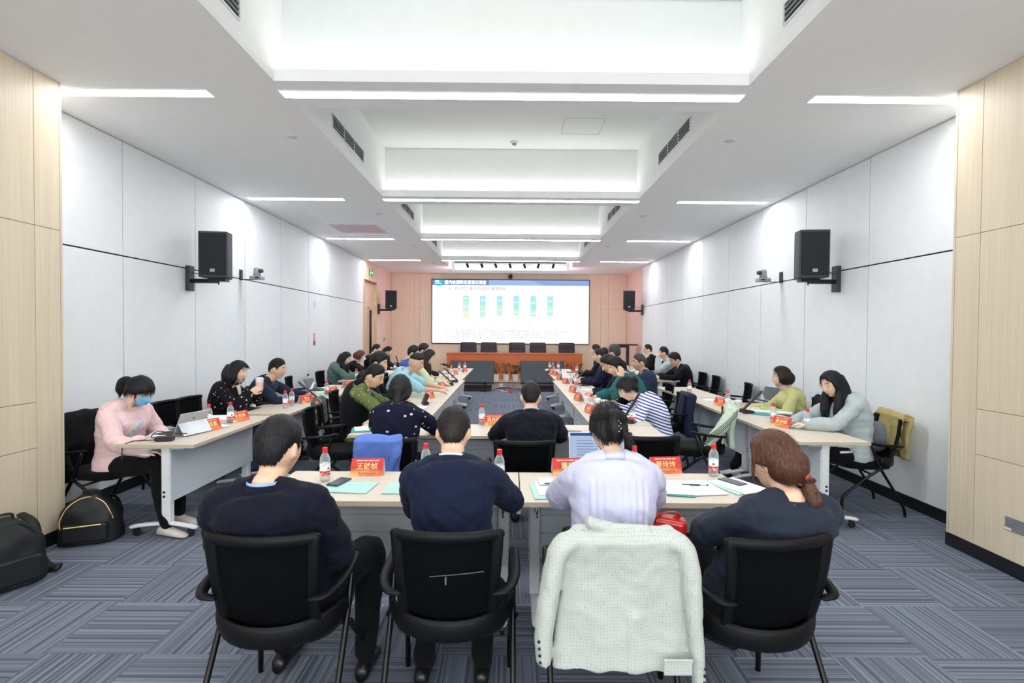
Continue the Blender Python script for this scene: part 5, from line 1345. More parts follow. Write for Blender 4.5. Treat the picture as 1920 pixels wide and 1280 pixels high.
    if hair in ('wavy', 'long', 'bob'):
        if hair == 'bob':
            for s in (-1, 1): mb.tube([X(s * .055, -.03, .05), X(s * .072, -.035, .0), X(s * .058, -.055, -.06)], [.04, .034, .018], 12, smooth=4)
            mb.ell(X(0, -.07, -.0), (.075, .05, .075))
        elif hair == 'wavy':
            for s in (-1, 1):
                for dy, l in ((-.055, .17), (-.02, .165), (.015, .13)): mb.tube([X(s * .06, dy, .06), X(s * .086, dy, -.0), X(s * .092, dy - .005, -.06), X(s * .080, dy - .01, -l + .01)], [.026, .030, .034, .016], 10, smooth=4)
            mb.tube([X(0, -.07, .05), X(0, -.105, -.02), X(0, -.105, -.09), X(0, -.10, -.15)], [.06, .062, .060, .025], 14, smooth=4); 
            for s in (-1, 1): mb.tube([X(s * .045, -.06, .04), X(s * .05, -.095, -.05), X(s * .055, -.09, -.15)], [.04, .042, .02], 10, smooth=4)
            mb.tube([X(0, .06, .105), X(.0, .10, .08), X(.02, .108, .06)], [.02, .014, .006], 8, smooth=3)
        else:
            for s in (-1, 1):
                for dy in (-.045, -.02, .005):
                    q = X(s * .072, dy, -.05); mb.tube([X(s * .055, dy, .06), q, q + dn * .10 + Rt * s * .008, q + dn * .20, q + dn * .27], [.030, .028, .034, .034, .012], 10, smooth=4)
                q = X(s * .074, .01, -.05)
                mb.tube([X(s * .05, .03, .08), X(s * .077, .03, .02), q, q + dn * .10 + Rt * s * .012 + Fw * .01, q + dn * .20 + Rt * s * .005 + Fw * .02, q + dn * .30 + Fw * .03], [.022, .026, .030, .036, .034, .010], 12, smooth=4)
                q = X(s * .06, -.065, -.05); mb.tube([X(s * .04, -.04, .06), q, q + dn * .12 + bk * .02, q + dn * .26 + bk * .02], [.05, .045, .05, .02], 12, smooth=4)
            q = X(0, -.085, -.04); mb.tube([X(0, -.06, .04), q, q + dn * .12 + bk * .03, q + dn * .24 + bk * .03], [.06, .055, .06, .03], 12, smooth=4)
    ax, az_ = HF.x, HF.z
    def hair_post(co, no, me):
        amp = .0035 if hair not in ('short', 'fade', 'buzz') else .0022
        for i in range(len(co)):
            p = V(co[i]) - HF.c; a = math.atan2(p.dot(HF.x), -p.dot(HF.y) + 1e-6)
            v = noise.noise(V((a * 16, p.dot(HF.z) * (10 if hair not in ('short', 'fade') else 60), 3.1))) + .5 * noise.noise(V((a * 40, p.dot(HF.z) * 18, 8.7)))
            co[i] += no[i] * amp * v
        return co
    hv = max(.0045, voxel * .8)
    ho = remesh(mb, 'hair', hm, hv, 3, .5, org, root, hair_post)
    if voxel < .0125:
        # fine strands lying along the flow of the hair
        me = ho.data; n = len(me.polygons); ar = np.empty(n, np.float32); me.polygons.foreach_get('area', ar); ce = np.empty(n * 3, np.float32); me.polygons.foreach_get('center', ce); ce = ce.reshape(-1, 3); nn = np.empty(n * 3, np.float32); me.polygons.foreach_get('normal', nn); nn = nn.reshape(-1, 3)
        rg = np.random.RandomState(int(abs(hip[0]) * 100) + 3); cnt = 5600 if voxel < .0078 else (2600 if voxel < .0095 else 1300)
        pick = rg.choice(n, cnt, p=ar / ar.sum()); O = V(org); sm = MB(); tie = None
        crown = X(.01, -.045, .135); short = hair in ('short', 'fade', 'thick', 'buzz')
        if hair in ('ponytail_low',): tie = X(0, -.092, -.07)
        if hair == 'ponytail_brown': tie = X(.034, -.125, -.055)
        if hair == 'ponytail_bangs': tie = X(0, -.11, .045)
        if hair in ('claw', 'bun'): tie = X(0, -.105, .045)
        for q in pick:
            p = V(ce[q]) + O; nv_ = V(nn[q])
            lz = (p - HF.c).dot(HF.z) / hs; ly = (p - HF.c).dot(HF.y) / hs
            if ly > .045 and lz < (.045 if hair in ('short', 'thick', 'ponytail_bangs') else .075): continue
            if not short and ly > -.01 and lz < .0 and abs((p - HF.c).dot(HF.x)) < .1 * hs and hair in ('ponytail_brown', 'claw', 'bun'): continue
            if short or tie is None: t = (p - crown); t = t + V((0, 0, -.08 if not short else -.03)) + (Fw * .05 if ly > .0 and short else V((0, 0, 0)))
            else:
                t = tie - p
                if t.length < .05 or (p - HF.c).z < (tie - HF.c).z - .03: t = V((0, 0, -1)) + bk * .1
            if hair == 'ponytail_bangs' and ly > .02 and lz < .10: t = V((0, 0, -1)) + Rt * 0.0
            t = t - nv_ * t.dot(nv_)
            if t.length < 1e-4: continue
            t.normalize(); t = (t + V(rg.normal(0, .10 if short else .06, 3))).normalized(); L_ = (.013 + .010 * rg.rand()) if short else (.035 + .03 * rg.rand()); t = t - nv_ * t.dot(nv_) * .9; sd = nv_.cross(t) * (.0009 if short else .0010)
            lift = (.0024 if short else .0012) * (.5 + rg.rand()); a0 = p - nv_ * .001; a1 = p + t * L_ * .55 + nv_ * lift * .6; a2 = p + t * L_ + nv_ * lift * (.5 if short else -.2); a1 -= nv_ * (L_ * .55) ** 2 * 5.0; a2 -= nv_ * L_ ** 2 * 5.0
            sm.add([a0 - sd, a0 + sd, a1 + sd * .7, a1 - sd * .7, a2], [(0, 1, 2, 3), (3, 2, 4)])
        so_ = sm.build('hair_strands', hm, root, org, recalc=False); so_['kind'] = 'stuff'
    if hair == 'claw':
        m = MB()
        for k in range(5): m.ell(X(.012 + .009 * (k % 2), -.141, .035 - .012 * k), (.004, .004, .004), None, 8, 6)
        m.build('hair_clip', M_CHROME, root, org, smooth=True)
    if hair == 'ponytail_brown':
        q = X(.034, -.125, -.055); M = HF.mat().to_3x3().to_4x4(); m = MB()
        for k in range(9): a = 2 * PI * k / 9; m.ell(q + HF.x * .021 * math.cos(a) + HF.y * .021 * math.sin(a), (.010, .010, .008), None, 8, 6)
        m.build('hair_tie', fabric('brown_scrunchie', (74, 44, 40)), root, org, smooth=True)
        m = MB(); m.tube([X(-.006, -.139, -.036), X(.020, -.139, -.024)], .0030, 6); m.tube([X(-.004, -.138, -.044), X(.024, -.138, -.032)], .0030, 6); m.build('hair_pin', plain('copper_pin', (214, 110, 84), .3, metal=.6), root, org)
        m = MB(); m.ell(X(-.081, .0, -.038), (.004, .004, .004)); m.build('earring', M_CHROME, root, org, smooth=True)
    # ---- clothes
    tm = top_mat or fabric('navy', (30, 38, 60)); kw = dict(infl=.012, shoulder=.0, loose=.008, hem=.0, t0=.04)
    kw.update({'suit': dict(infl=.018, shoulder=.004, loose=.010, t0=.0, hem=.02), 'sweater': dict(infl=.018, shoulder=.0, loose=.018, hem=.008), 'blouse': dict(infl=.018, shoulder=.0, loose=.026, hem=.02), 'tee': dict(infl=.014, shoulder=.004, loose=.02)}.get(top, {})); kw.update(top_kw or {})
    mb = MB(); torso(mb, kw['infl'], kw['t0'], .945, 1.0, 28, kw['hem']); arm_geo(mb, kw['infl'] * .8, sleeve, kw['shoulder'], kw['loose'])
    jo = [(el, wr, sh) for _, sh, el, wr in arms]
    def cloth_post(co, no, me):
        A = fold
        for i in range(len(co)):
            p = V(co[i]); v = noise.noise(V((p.x * 7, p.y * 7, p.z * 13)) + V((3, 1, hip[0]))) * 1.0 + .45 * noise.noise(p * 26)
            g = 0
            for el, wr, sh in jo:
                de = (p - el).length
                if de < .14: g += (1 - de / .14) * math.sin((p - el).dot((wr - sh).normalized()) * 150 + 3 * noise.noise(p * 12)) * .6
                ds = (p - (sh - U * .09)).length
                if ds < .12: g += (1 - ds / .12) * math.sin((p - sh).dot((U * .6 + rs * .5)) * 140) * .4
            q_ = p - spine_at(.5); lt = q_.dot(rs)
            v += .8 * noise.noise(V((p.x * 4, p.y * 4, p.z * 24 + lt * 18 + hip[1]))) * (1.0 if p.z < spine_at(.62).z else .35)
            co[i] += no[i] * A * (1.5 if top == 'suit' else 1.0) * (v + g)
            if top == 'suit' and q_.dot(Fw) < 0:
                co[i] -= no[i] * .0035 * gs(lt, .006)
                co[i] -= no[i] * .003 * gs(abs(lt) - .150 * b, .006) * (1 if p.z > spine_at(.55).z else 0)
            if kw.get('pleat'):
                # gathered back below a yoke
                q = (p - spine_at(.5)); lat = q.dot(rs)
                if q.dot(Fw) < 0 and p.z < spine_at(.80).z: co[i] += no[i] * .005 * math.sin(lat * 210 + 1.5 * noise.noise(p * 6)) * smooth01((.15 - abs(lat)) / .05)
        return co
    cv = max(.009, voxel * 1.2)
    names = {'suit': 'jacket', 'sweater': 'sweater', 'blouse': 'shirt', 'tee': 't_shirt', 'shirt': 'shirt', 'coat': 'jacket'}
    remesh(mb, names.get(top, 'shirt'), tm, cv, 5, .5, org, root, cloth_post)
    nb = spine_at(.965); tgn = (spine_at(1) - spine_at(.93)).normalized()
    if collar:
        # a ring of folded cloth round the neck
        m = MB(); h0, h1, r0 = {'shirt': (.0, .040, .066), 'suit': (-.022, .030, .069), 'crew': (-.012, .012, .070), 'stand': (-.01, .05, .064)}[collar]; r0 *= (.9 if fem else 1.0) * b ** .4
        fx = rs; fy = tgn.cross(fx).normalized(); fy = fy if fy.dot(Fw) > 0 else -fy; n = 28; rings = []
        for rr, hh in ((r0 * 1.10, h0), (r0 * 1.0, h1), (r0 * .93, h1 - .003), (r0 * .98, h0 + .002)):
            rings.append([spine_at(.955) + tgn * (hh + .0 * math.cos(a) - (.018 * max(0, math.sin(a)))) + fx * rr * math.cos(a) + fy * rr * (1.05) * math.sin(a) - fy * .004 for a in [2 * PI * j / n for j in range(n)]])
        vs = [p for rg in rings for p in rg]; fs = [(i * n + j, i * n + (j + 1) % n, ((i + 1) % 4) * n + (j + 1) % n, ((i + 1) % 4) * n + j) for i in range(4) for j in range(n)]
        MB().add(vs, fs).build('collar', collar_mat or tm, root, org, smooth=True)
        if collar == 'suit':
            m = MB(); rings = []
            for rr, hh in ((r0 * .97, h1 - .0), (r0 * .94, h1 + .011), (r0 * .91, h1 + .010), (r0 * .93, h1 - .004)):
                rings.append([spine_at(.955) + tgn * (hh - (.03 * max(0, math.sin(a)))) + fx * rr * math.cos(a) + fy * rr * 1.05 * math.sin(a) - fy * .004 for a in [2 * PI * j / n for j in range(n)]])
            vs = [p for rg in rings for p in rg]; MB().add(vs, fs).build('shirt_collar', inner or plain('shirt_pale', (200, 214, 236), .8), root, org, smooth=True)
    if inner and collar != 'suit':
        # strip of the garment under an open front
        m = MB(); rows = []
        for k in range(8):
            t = .50 + .42 * k / 7; c = spine_at(t); w_, d_ = interp(t); ww = .012 + .035 * (k / 7); dd = d_ * b + kw['infl'] + (.020 * gs(t - .66, .10) if fem else 0) + .008
            rows.append([c + Fw * dd * (1 - .12 * abs(q)) + rs * ww * q for q in (-1, -.5, 0, .5, 1)])
        vs = [p for r_ in rows for p in r_]; fs = [(i * 5 + j, i * 5 + j + 1, i * 5 + 6 + j, i * 5 + 5 + j) for i in range(7) for j in range(4)]
        o = m.add(vs, fs).build('inner_top', inner, root, org, smooth=True); o.modifiers.new('t', 'SOLIDIFY').thickness = .012
    if legs:
        mb = MB(); torso(mb, .006, 0, .2, 1.0); leg_geo(mb, .010)
        def tp(co, no, me):
            for i in range(len(co)): co[i] += no[i] * .005 * noise.noise(V(co[i]) * 16)
            return co
        remesh(mb, 'trousers', leg_mat or M_TROU, max(.014, voxel * 1.3), 4, .5, org, root, tp)
        for s, hp, kn, ft in lg:
            fd = V(Fw); m = MB(); rings = []
            for t, w_, h_ in ((-.075, .024, .05), (-.06, .034, .075), (.0, .038, .085), (.06, .044, .06), (.13, .046, .042), (.17, .036, .032), (.185, .018, .018)):
                c = V((ft.x, ft.y, 0)) + fd * t; zb = max(0, ft.z - .075)
                rings.append([c + Rt * w_ * math.cos(a) + U * (zb + .004 + h_ / 2 + h_ / 2 * math.sin(a)) for a in [2 * PI * j / 16 for j in range(16)]])
            m.loft(rings).build('shoe', shoe_mat or M_SHOE, root, org, smooth=True)
    if glasses:
        m = MB(); gy = lambda x, z: onhead(x, z, .012)
        for s in (-1, 1):
            c = V((s * .033, onhead(.033, .012).y + .016, .010)); pts = [HF((c + V((.021 * math.cos(a), -.004 * abs(math.cos(a)), .0165 * math.sin(a)))) * hs) for a in [2 * PI * k / 18 for k in range(19)]]
            m.tube(pts, .0014, 6, cap=False); m.tube([HF(V((s * .054, c.y, .014)) * hs), HF(V((s * .078, c.y - .03, .014)) * hs), HF(V((s * .083, -.015, .010)) * hs)], .0016, 6)
        c0 = onhead(.0, .012).y; m.tube([HF(V((-.012, c.y, .013)) * hs), HF(V((0, c.y + .003, .016)) * hs), HF(V((.012, c.y, .013)) * hs)], .0014, 6)
        m.build('glasses', glasses, root, org, smooth=True)
    if mask:
        rows = []
        for i in range(9):
            z = .002 - .100 * i / 8; row = []
            for j in range(13):
                q = -1 + 2 * j / 12; x = q * (.062 - .012 * smooth01(i / 8)); p = onhead(x * .97, max(z, -.105)); bulge = .014 * (1 - q * q) * math.sin(PI * min(1, (i + 1) / 9)) + .007 + .0014 * (i % 2)
                row.append(HF(V((x, p.y + bulge - (.010 if i == 8 else 0), z)) * hs))
            rows.append(row)
        vs = [p for r_ in rows for p in r_]; fs = [(i * 13 + j, i * 13 + j + 1, (i + 1) * 13 + j + 1, (i + 1) * 13 + j) for i in range(8) for j in range(12)]
        o = MB().add(vs, fs).build('face_mask', mask, root, org, smooth=True); o.modifiers.new('t', 'SOLIDIFY').thickness = .0015
        m = MB()
        for s in (-1, 1):
            for z in (-.004, -.08): m.tube([HF(V((s * .060, .045, z)) * hs), HF(V((s * .080, .0, z * .5)) * hs), HF(V((s * .084, -.02, .0)) * hs)], .0012, 5, smooth=2)
        m.build('ear_loop', M_PAPER, root, org)
    root['_'] = 0; del root['_']
    P = dict(root=root, spine=spine_at, rs=rs, Fw=Fw, Rt=Rt, HF=HF, arms=arms, H=H, org=org, interp=interp, X=X, Frame=HF)
    return P

SUIT_NAVY = fabric('navy_suit_wool', (20, 28, 52), .85, 1400, .12); SUIT_DARK = fabric('dark_navy_suit_wool', (16, 20, 30), .85, 1400, .12)
def dots(name, base, spot, scale=26, th=.16, stretch=(1, 1, 1)):
    k = NT(name); o = k.scale(k.obj(), stretch); v = k.n('ShaderNodeTexVoronoi'); v.inputs['Scale'].default_value = scale; v.inputs['Randomness'].default_value = .8; k.l(o, v.inputs['Vector'])
    nz = k.noise(k.obj(), 60, 2); f = k.math('LESS_THAN', k.math('ADD', v.outputs['Distance'], k.math('MULTIPLY', nz, .12)), th + .05)
    k.l(k.mix(f, lin(base), lin(spot)), k.b.inputs['Base Color']); k.b.inputs['Roughness'].default_value = .9; k.b.inputs['Specular IOR Level'].default_value = .2; k.bump(k.noise(k.obj(), 14, 3), .2, .01)
    return k.m
def stripes(name, a, b, freq):
    k = NT(name); sp = k.n('ShaderNodeSeparateXYZ'); k.l(k.obj(), sp.inputs[0]); n = k.noise(k.obj(), 6, 2)
    s = k.math('SINE', k.math('ADD', k.math('MULTIPLY', k.math('ADD', sp.outputs[2], k.math('MULTIPLY', sp.outputs[0], .35)), freq), k.math('MULTIPLY', n, 2.0)))
    k.l(k.mix(k.math('GREATER_THAN', s, .15), lin(a), lin(b)), k.b.inputs['Base Color']); k.b.inputs['Roughness'].default_value = .9; return k.m
# ---- front row, seen from behind
chair(-.94, 2.22, 90, 'black mesh chair under the broad man in navy at the front left')
chair(-.24, 2.27, 90, 'black mesh chair with a zip across its back, second from the left in front')
_c = [o for o in bpy.data.objects if o.get('label', '').startswith('black mesh chair with a zip')][0]
m = MB(); [m.box((-.06 + .007 * k, -.298 + .4 * abs(-.06 + .007 * k) ** 2, .705 + .0006 * k), (.0045, .002, .0035)) for k in range(30)]; m.build('zip', M_CHROME, _c)
MB().box((.0, -.300, .69), (.006, .003, .03)).build('zip_pull', M_CHROME, _c)
chair(.44, 2.30, 90, 'black mesh chair hidden under the white tweed jacket')
chair(1.01, 2.22, 97, 'black mesh chair under the woman in charcoal at the front right')
Z0 = TH + .048
P1 = person((-.93, 2.26), 90, (-.970, 2.17, 1.15), 'person from behind in a navy suit with pale blue collar, front row far left', .0075, look=80, pitch=4, hs=1.06, build=1.11, top='suit', top_mat=fabric('deep_navy_suit', (12, 17, 32), .85, 1400, .12), collar='suit', inner=plain('sky_shirt', (150, 176, 232), .8), hair='short', skin='b', glasses=M_DARK, hl=(-1.14, 2.58, .66), hr=(-.80, 2.44, .63), knees=((-1.08, 2.62, .53), (-.69, 2.58, .55)), feet=((-1.1, 2.52, .075), (-.685, 2.46, .075)))
P2 = person((-.24, 2.34), 90, (-.27, 2.50, 1.155), 'person from behind in a blue navy suit leaning on the table, front row centre', .0075, look=92, pitch=16, hs=.98, build=.99, top='suit', top_mat=SUIT_NAVY, collar='suit', inner=plain('white_shirt', (210, 216, 228), .8), hair='short', hair_mat=H_DKBR, skin='b', hl=(-.36, 2.92, Z0), hr=(-.08, 2.90, Z0), pole={'l': (-.6, -.3, -1), 'r': (1, -.45, -.6)}, feet=((-.40, 2.42, .075), (-.12, 2.42, .075)))
P3 = person((.46, 2.34), 90, (.475, 2.47, 1.18), 'person from behind in a pleated lilac shirt with clipped up black hair, front row', .0075, look=95, pitch=14, hs=.98, fem=True, build=1.08, top='blouse', top_mat=fabric('lilac_linen', (200, 201, 228), .9, 1500, .2), top_kw=dict(pleat=True, hem=.03), collar='shirt', hair='claw', skin='a', hl=(.36, 2.86, Z0), hr=(.62, 2.84, Z0), pole={'l': (-1, -.3, -.6), 'r': (1, -.3, -.6)}, mask=M_PAPER, fold=.008)
P4 = person((1.10, 2.28), 95, (1.135, 2.20, 1.10), 'person from behind in a charcoal blazer with a brown ponytail, front row right', .0075, look=120, pitch=2, hs=1.0, fem=True, build=1.07, top='suit', top_mat=fabric('charcoal_blazer', (38, 45, 58), .85, 1400, .12), collar='crew', hair='ponytail_brown', hair_mat=H_BROWN, skin='b', hl=(1.02, 2.48, .76), hr=(1.2, 2.58, .72), pole={'l': (-1, .0, -.55), 'r': (1, -.3, -.8)})
# ---- second row
chair(-.90, 3.98, 92, 'black mesh chair behind the bird-print navy top, with the blue coat')
chair(.11, 3.93, 90, 'black mesh chair behind the man in the dark suit, second row')
P5 = person((-.90, 4.06), 90, (-.905, 4.28, 1.155), 'person from behind in a navy top with small white birds, black hair tied low', .009, look=92, pitch=18, fem=True, build=1.06, top='sweater', top_mat=dots('navy_bird_print', (17, 20, 42), (206, 208, 220), 15, .20, (1, 1, 1.5)), collar='crew', hair='ponytail_low', hl=(-1.0, 4.68, Z0), hr=(-.66, 4.62, Z0), pole={'l': (-1, -.2, -.6), 'r': (1, -.3, -.5)})
P6 = person((.17, 4.06), 90, (.175, 4.24, 1.11), 'person from behind in a dark suit at the middle of the second row', .009, look=88, pitch=12, build=1.05, top='suit', top_mat=SUIT_DARK, collar='suit', inner=plain('pale_shirt', (176, 190, 214), .8), hair='short', skin='b', hl=(-.02, 4.62, Z0), hr=(.32, 4.60, Z0), pole={'l': (-1, -.2, -.7), 'r': (1, -.3, -.7)})
# ---- left wall row
chair(-3.42, 4.42, -8, 'black mesh chair under the woman in pink, covered with a black coat')
def printed(name, base):   # sweatshirt with a pastel print on the chest
    k = NT(name); sp = k.n('ShaderNodeSeparateXYZ'); k.l(k.obj(), sp.inputs[0]); o = k.obj()
    return k, sp
km, spx = printed('pink_sweatshirt', None)
_u = km.math('ADD', spx.outputs[1], .115); _z = km.math('SUBTRACT', spx.outputs[2], .80)
_in = km.math('MULTIPLY', km.math('LESS_THAN', km.math('ABSOLUTE', _u), .11), km.math('MULTIPLY', km.math('LESS_THAN', km.math('ABSOLUTE', _z), .09), km.math('GREATER_THAN', spx.outputs[0], .08)))
_w = km.math('ADD', km.math('MULTIPLY', _u, 46.0), km.math('MULTIPLY', km.noise(km.obj(), 40, 2), 3.0))
_hs = km.n('ShaderNodeCombineColor', mode='HSV'); km.l(km.math('FRACT', km.math('MULTIPLY', _w, .16)), _hs.inputs[0]); _hs.inputs[1].default_value = .32; _hs.inputs[2].default_value = .85
_stp = km.math('MULTIPLY', _in, km.math('GREATER_THAN', km.math('SINE', km.math('MULTIPLY', _w, 6.0)), -.4))
km.l(km.mix(_stp, lin((226, 194, 194)), _hs.outputs[0]), km.b.inputs['Base Color']); km.b.inputs['Roughness'].default_value = .9; km.bump(km.noise(km.obj(), 300, 2), .15, .004)
P7 = person((-3.30, 4.40), -12, (-3.10, 4.33, 1.12), 'person in a pink sweatshirt and blue mask looking down at the left wall table', .0055, look=-8, pitch=24, fem=True, build=1.08, top='sweater', top_mat=km.m, collar='crew', hair='ponytail_bangs', skin='a', glasses=plain('clear_frame', (150, 150, 170), .2), mask=plain('blue_mask', (106, 184, 226), .7), hl=(-2.98, 4.52, .70), hr=(-2.90, 4.14, .66), pole={'l': (0, .6, -.8), 'r': (-.5, -.9, -.5)}, hand={'r': dict(curl=.5, dir=(1, .2, .05)), 'l': dict(curl=.5)}, shoe_mat=plain('cream_trainer', (206, 196, 186), .6), feet=((-2.80, 4.38, .075), (-2.72, 4.10, .075)), knees=((-2.90, 4.50, .54), (-2.86, 4.20, .54)))
M_FLORAL = dots('black_floral_cardigan', (20, 20, 24), (206, 190, 176), 20, .2)
chair(-3.42, 5.9, -5, 'black mesh chair under the woman in the floral cardigan at the left wall')
P8 = person((-3.28, 5.92), 5, (-3.08, 5.86, 1.165), 'person in a black floral cardigan holding a paper cup with both hands', .0055, look=2, pitch=8, fem=True, build=1.05, top='blouse', top_mat=M_FLORAL, inner=plain('cream_top', (232, 224, 206), .8), hair='wavy', skin='a', hl=(-2.90, 5.93, .965), hr=(-2.90, 5.80, .945), pole={'l': (0, .7, -.8), 'r': (-.2, -.6, -.9)}, hand={'r': dict(dir=(.75, .25, .45), palm=(-.3, .9, 0), curl=.62), 'l': dict(dir=(.75, -.25, .45), palm=(-.3, -.9, 0), curl=.62)}, sleeve=.9, leg_mat=M_JEANS)
cup(0, 0, 'white paper cup held by the woman in the floral cardigan', loc=(-2.835, 5.868, .97), sleeve=(232, 190, 184))
chair(-3.32, 6.62, 0, 'black mesh chair under the man in the navy shirt at the left wall')
P9 = person((-3.18, 6.62), 5, (-2.92, 6.50, 1.155), 'person in a dark navy shirt with glasses reaching towards a tablet', .0065, look=6, pitch=8, hs=1.04, build=1.10, top='shirt', top_mat=fabric('navy_shirt', (34, 44, 62), .85, 1200), collar='shirt', hair='short', skin='b', glasses=M_GREYPL, hl=(-2.55, 6.72, Z0 + .02), hr=(-2.58, 6.44, Z0), pole={'l': (-.2, .8, -.6), 'r': (-.3, -.8, -.6)}, hunch=.5)
chair(-3.32, 9.75, 0, 'black mesh chair under the woman in the green blazer')
P10 = person((-3.22, 9.72), 5, (-3.06, 9.62, 1.12), 'person in a grey-green blazer with long black hair looking down', .010, look=-5, pitch=22, fem=True, build=1.05, top='suit', top_mat=fabric('sage_blazer', (96, 118, 112), .85, 1200), collar='crew', hair='long', hl=(-2.78, 9.75, Z0 + .03), hr=(-2.72, 9.55, Z0 + .03), hunch=.5, hand={'r': dict(curl=.6)})
person((-3.2, 10.75), 8, (-3.10, 10.70, 1.11), 'person in black with auburn hair and a white mask at the far left table', .012, look=20, pitch=14, fem=True, top='sweater', top_mat=fabric('black_knit', (22, 23, 26)), hair='bob', hair_mat=H_RED, mask=M_PAPER, hl=(-2.72, 10.85, Z0), hr=(-2.7, 10.62, Z0)); chair(-3.34, 10.75, 5, 'chair under the auburn-haired woman at the far left table')
person((-3.2, 12.0), 5, (-3.08, 11.95, 1.20), 'person in black with short hair, hand to the face, at the far left', .012, look=10, pitch=6, top='suit', top_mat=fabric('black_jacket', (20, 22, 28)), hair='short', skin='b', hl=(-2.9, 12.05, 1.08), hr=(-2.75, 11.8, Z0), hs=1.05, build=1.12); chair(-3.34, 12.0, 5, 'chair under the man in black with a hand to his face, far left')
person((-3.15, 12.85), 5, (-3.02, 12.8, 1.13), 'person with long dark hair at the last seat of the far left table', .012, look=0, pitch=22, fem=True, top='sweater', top_mat=fabric('black_knit', (22, 23, 26)), hair='long', hl=(-2.75, 12.9, Z0), hr=(-2.72, 12.7, Z0)); chair(-3.3, 12.9, 5, 'chair under the farthest woman at the left wall')
# ---- left inner row
chair(-1.78, 5.72, 12, 'black mesh chair under the woman in the black vest, draped with a printed scarf')
GP = dots('green_leaf_print', (98, 112, 66), (206, 210, 160), 30, .16)
P14 = person((-1.66, 5.66), 12, (-1.46, 5.58, 1.155), 'person in a black vest over a green patterned blouse with glasses, looking down', .0065, look=-8, pitch=24, fem=True, hs=1.06, build=1.14, top='blouse', top_mat=GP, hair='short', skin='b', glasses=M_DARK, hl=(-1.14, 5.74, Z0 + .02), hr=(-1.16, 5.50, Z0 + .02), pole={'l': (-.2, .8, -.6), 'r': (-.3, -.8, -.6)}, hunch=.4, top_kw=dict(infl=.012))
person((-1.85, 6.58), 5, (-1.65, 6.52, 1.24), 'person in dark navy with swept black hair, behind the black vest', .010, look=0, pitch=14, hs=1.04, build=1.08, top='suit', top_mat=SUIT_DARK, hair='thick', skin='b', hl=(-1.25, 6.65, Z0), hr=(-1.2, 6.4, Z0))
chair(-1.98, 6.6, 5, 'chair under the man with swept hair, left inner row')
chair(-1.80, 7.55, 5, 'black mesh chair under the man in the light blue shirt')
P16 = person((-1.62, 7.42), 8, (-1.31, 7.22, 1.20), 'person in a light blue polo shirt with a shaved side haircut leaning over', .0075, look=-5, pitch=18, hs=1.08, build=1.15, reach=True, top='tee', top_mat=fabric('light_blue_polo', (158, 202, 216)), sleeve=.48, collar='shirt', hair='fade', hair_mat=H_DKBR, skin='c', hl=(-.98, 7.42, Z0 + .04), hr=(-1.0, 7.12, Z0 + .03), pole={'l': (-.2, .8, -.5), 'r': (-.2, -.9, -.5)}, hunch=.8)
person((-1.84, 9.35), 5, (-1.73, 9.3, 1.245), 'person with black hair in a blue shirt just behind the man in light blue', .012, look=5, pitch=8, top='shirt', top_mat=fabric('royal_blue_shirt', (70, 96, 168)), hair='thick', hl=(-1.28, 9.25, Z0), hr=(-1.25, 9.0, Z0)); chair(-1.98, 9.35, 5, 'chair under the person in the blue shirt')
person((-1.56, 8.55), 5, (-1.33, 8.45, 1.22), 'person with long dark brown hair hanging forward in the left inner row', .010, look=0, pitch=24, fem=True, top='sweater', top_mat=fabric('pale_yellow_top', (212, 214, 178)), hair='long', hair_mat=H_DKBR, hl=(-1.05, 8.65, Z0), hr=(-1.02, 8.4, Z0)); chair(-1.78, 8.55, 5, 'chair under the woman with long brown hair')
person((-1.75, 10.0), 5, (-1.66, 9.95, 1.27), 'farthest person of the left inner row, grey-brown hair just showing', .012, look=5, pitch=8, top='suit', top_mat=SUIT_DARK, hair='thick', hair_mat=H_DKBR, hl=(-1.2, 10.1, Z0), hr=(-1.2, 9.9, Z0)); chair(-1.9, 10.0, 5, 'farthest chair of the left inner row')
# ---- right inner row
P20 = person((1.62, 5.62), 165, (1.29, 5.62, 1.03), 'person in a blue and white striped top bending low over the table', .007, look=178, pitch=30, fem=True, hs=1.04, build=1.06, top='sweater', top_mat=stripes('blue_white_stripes', (244, 246, 250), (58, 78, 160), 190), hair='bun', hl=(1.12, 5.42, Z0), hr=(1.14, 5.80, Z0), hunch=.9, pole={'l': (.3, -.8, -.5), 'r': (.3, .8, -.5)}, hand={'l': dict(curl=.6)}, leg_mat=fabric('cream_trousers', (214, 210, 200)))
P21 = person((1.70, 6.6), 175, (1.36, 6.62, 1.20), 'person in a teal sweater resting the head on a raised hand', .0065, look=195, pitch=20, top='sweater', top_mat=fabric('teal_knit', (42, 104, 100)), hair='thick', skin='b', hl=(1.40, 6.46, 1.08), hr=(1.15, 6.82, Z0), sleeve=.92, pole={'l': (-.9, -.5, -.6), 'r': (.3, .8, -.5)}, hand={'l': dict(dir=(.0, .12, 1), palm=(-.2, 1, .1), curl=.30, spread=1.8), 'r': dict(curl=.7)}, hunch=.6)
chair(2.18, 7.86, 178, 'chair under the man with glasses in navy, right side')
P27 = person((2.05, 7.82), 178, (1.97, 7.85, 1.19), 'person in a navy jacket with glasses and greying short hair facing left', .008, look=182, pitch=4, hs=1.05, build=1.12, top='suit', top_mat=fabric('slate_navy_jacket', (40, 54, 76)), hair='short', hair_mat=H_GREYB, skin='c', glasses=M_DARK, hl=(1.75, 7.66, .66), hr=(1.75, 8.0, .66))
person((1.68, 7.28), 175, (1.40, 7.28, 1.19), 'person in navy with folded arms and bowed head, right inner row', .009, look=190, pitch=24, hs=1.05, build=1.08, top='suit', top_mat=SUIT_NAVY, hair='thick', skin='b', hl=(1.2, 7.2, Z0), hr=(1.22, 7.4, Z0), hunch=.6)
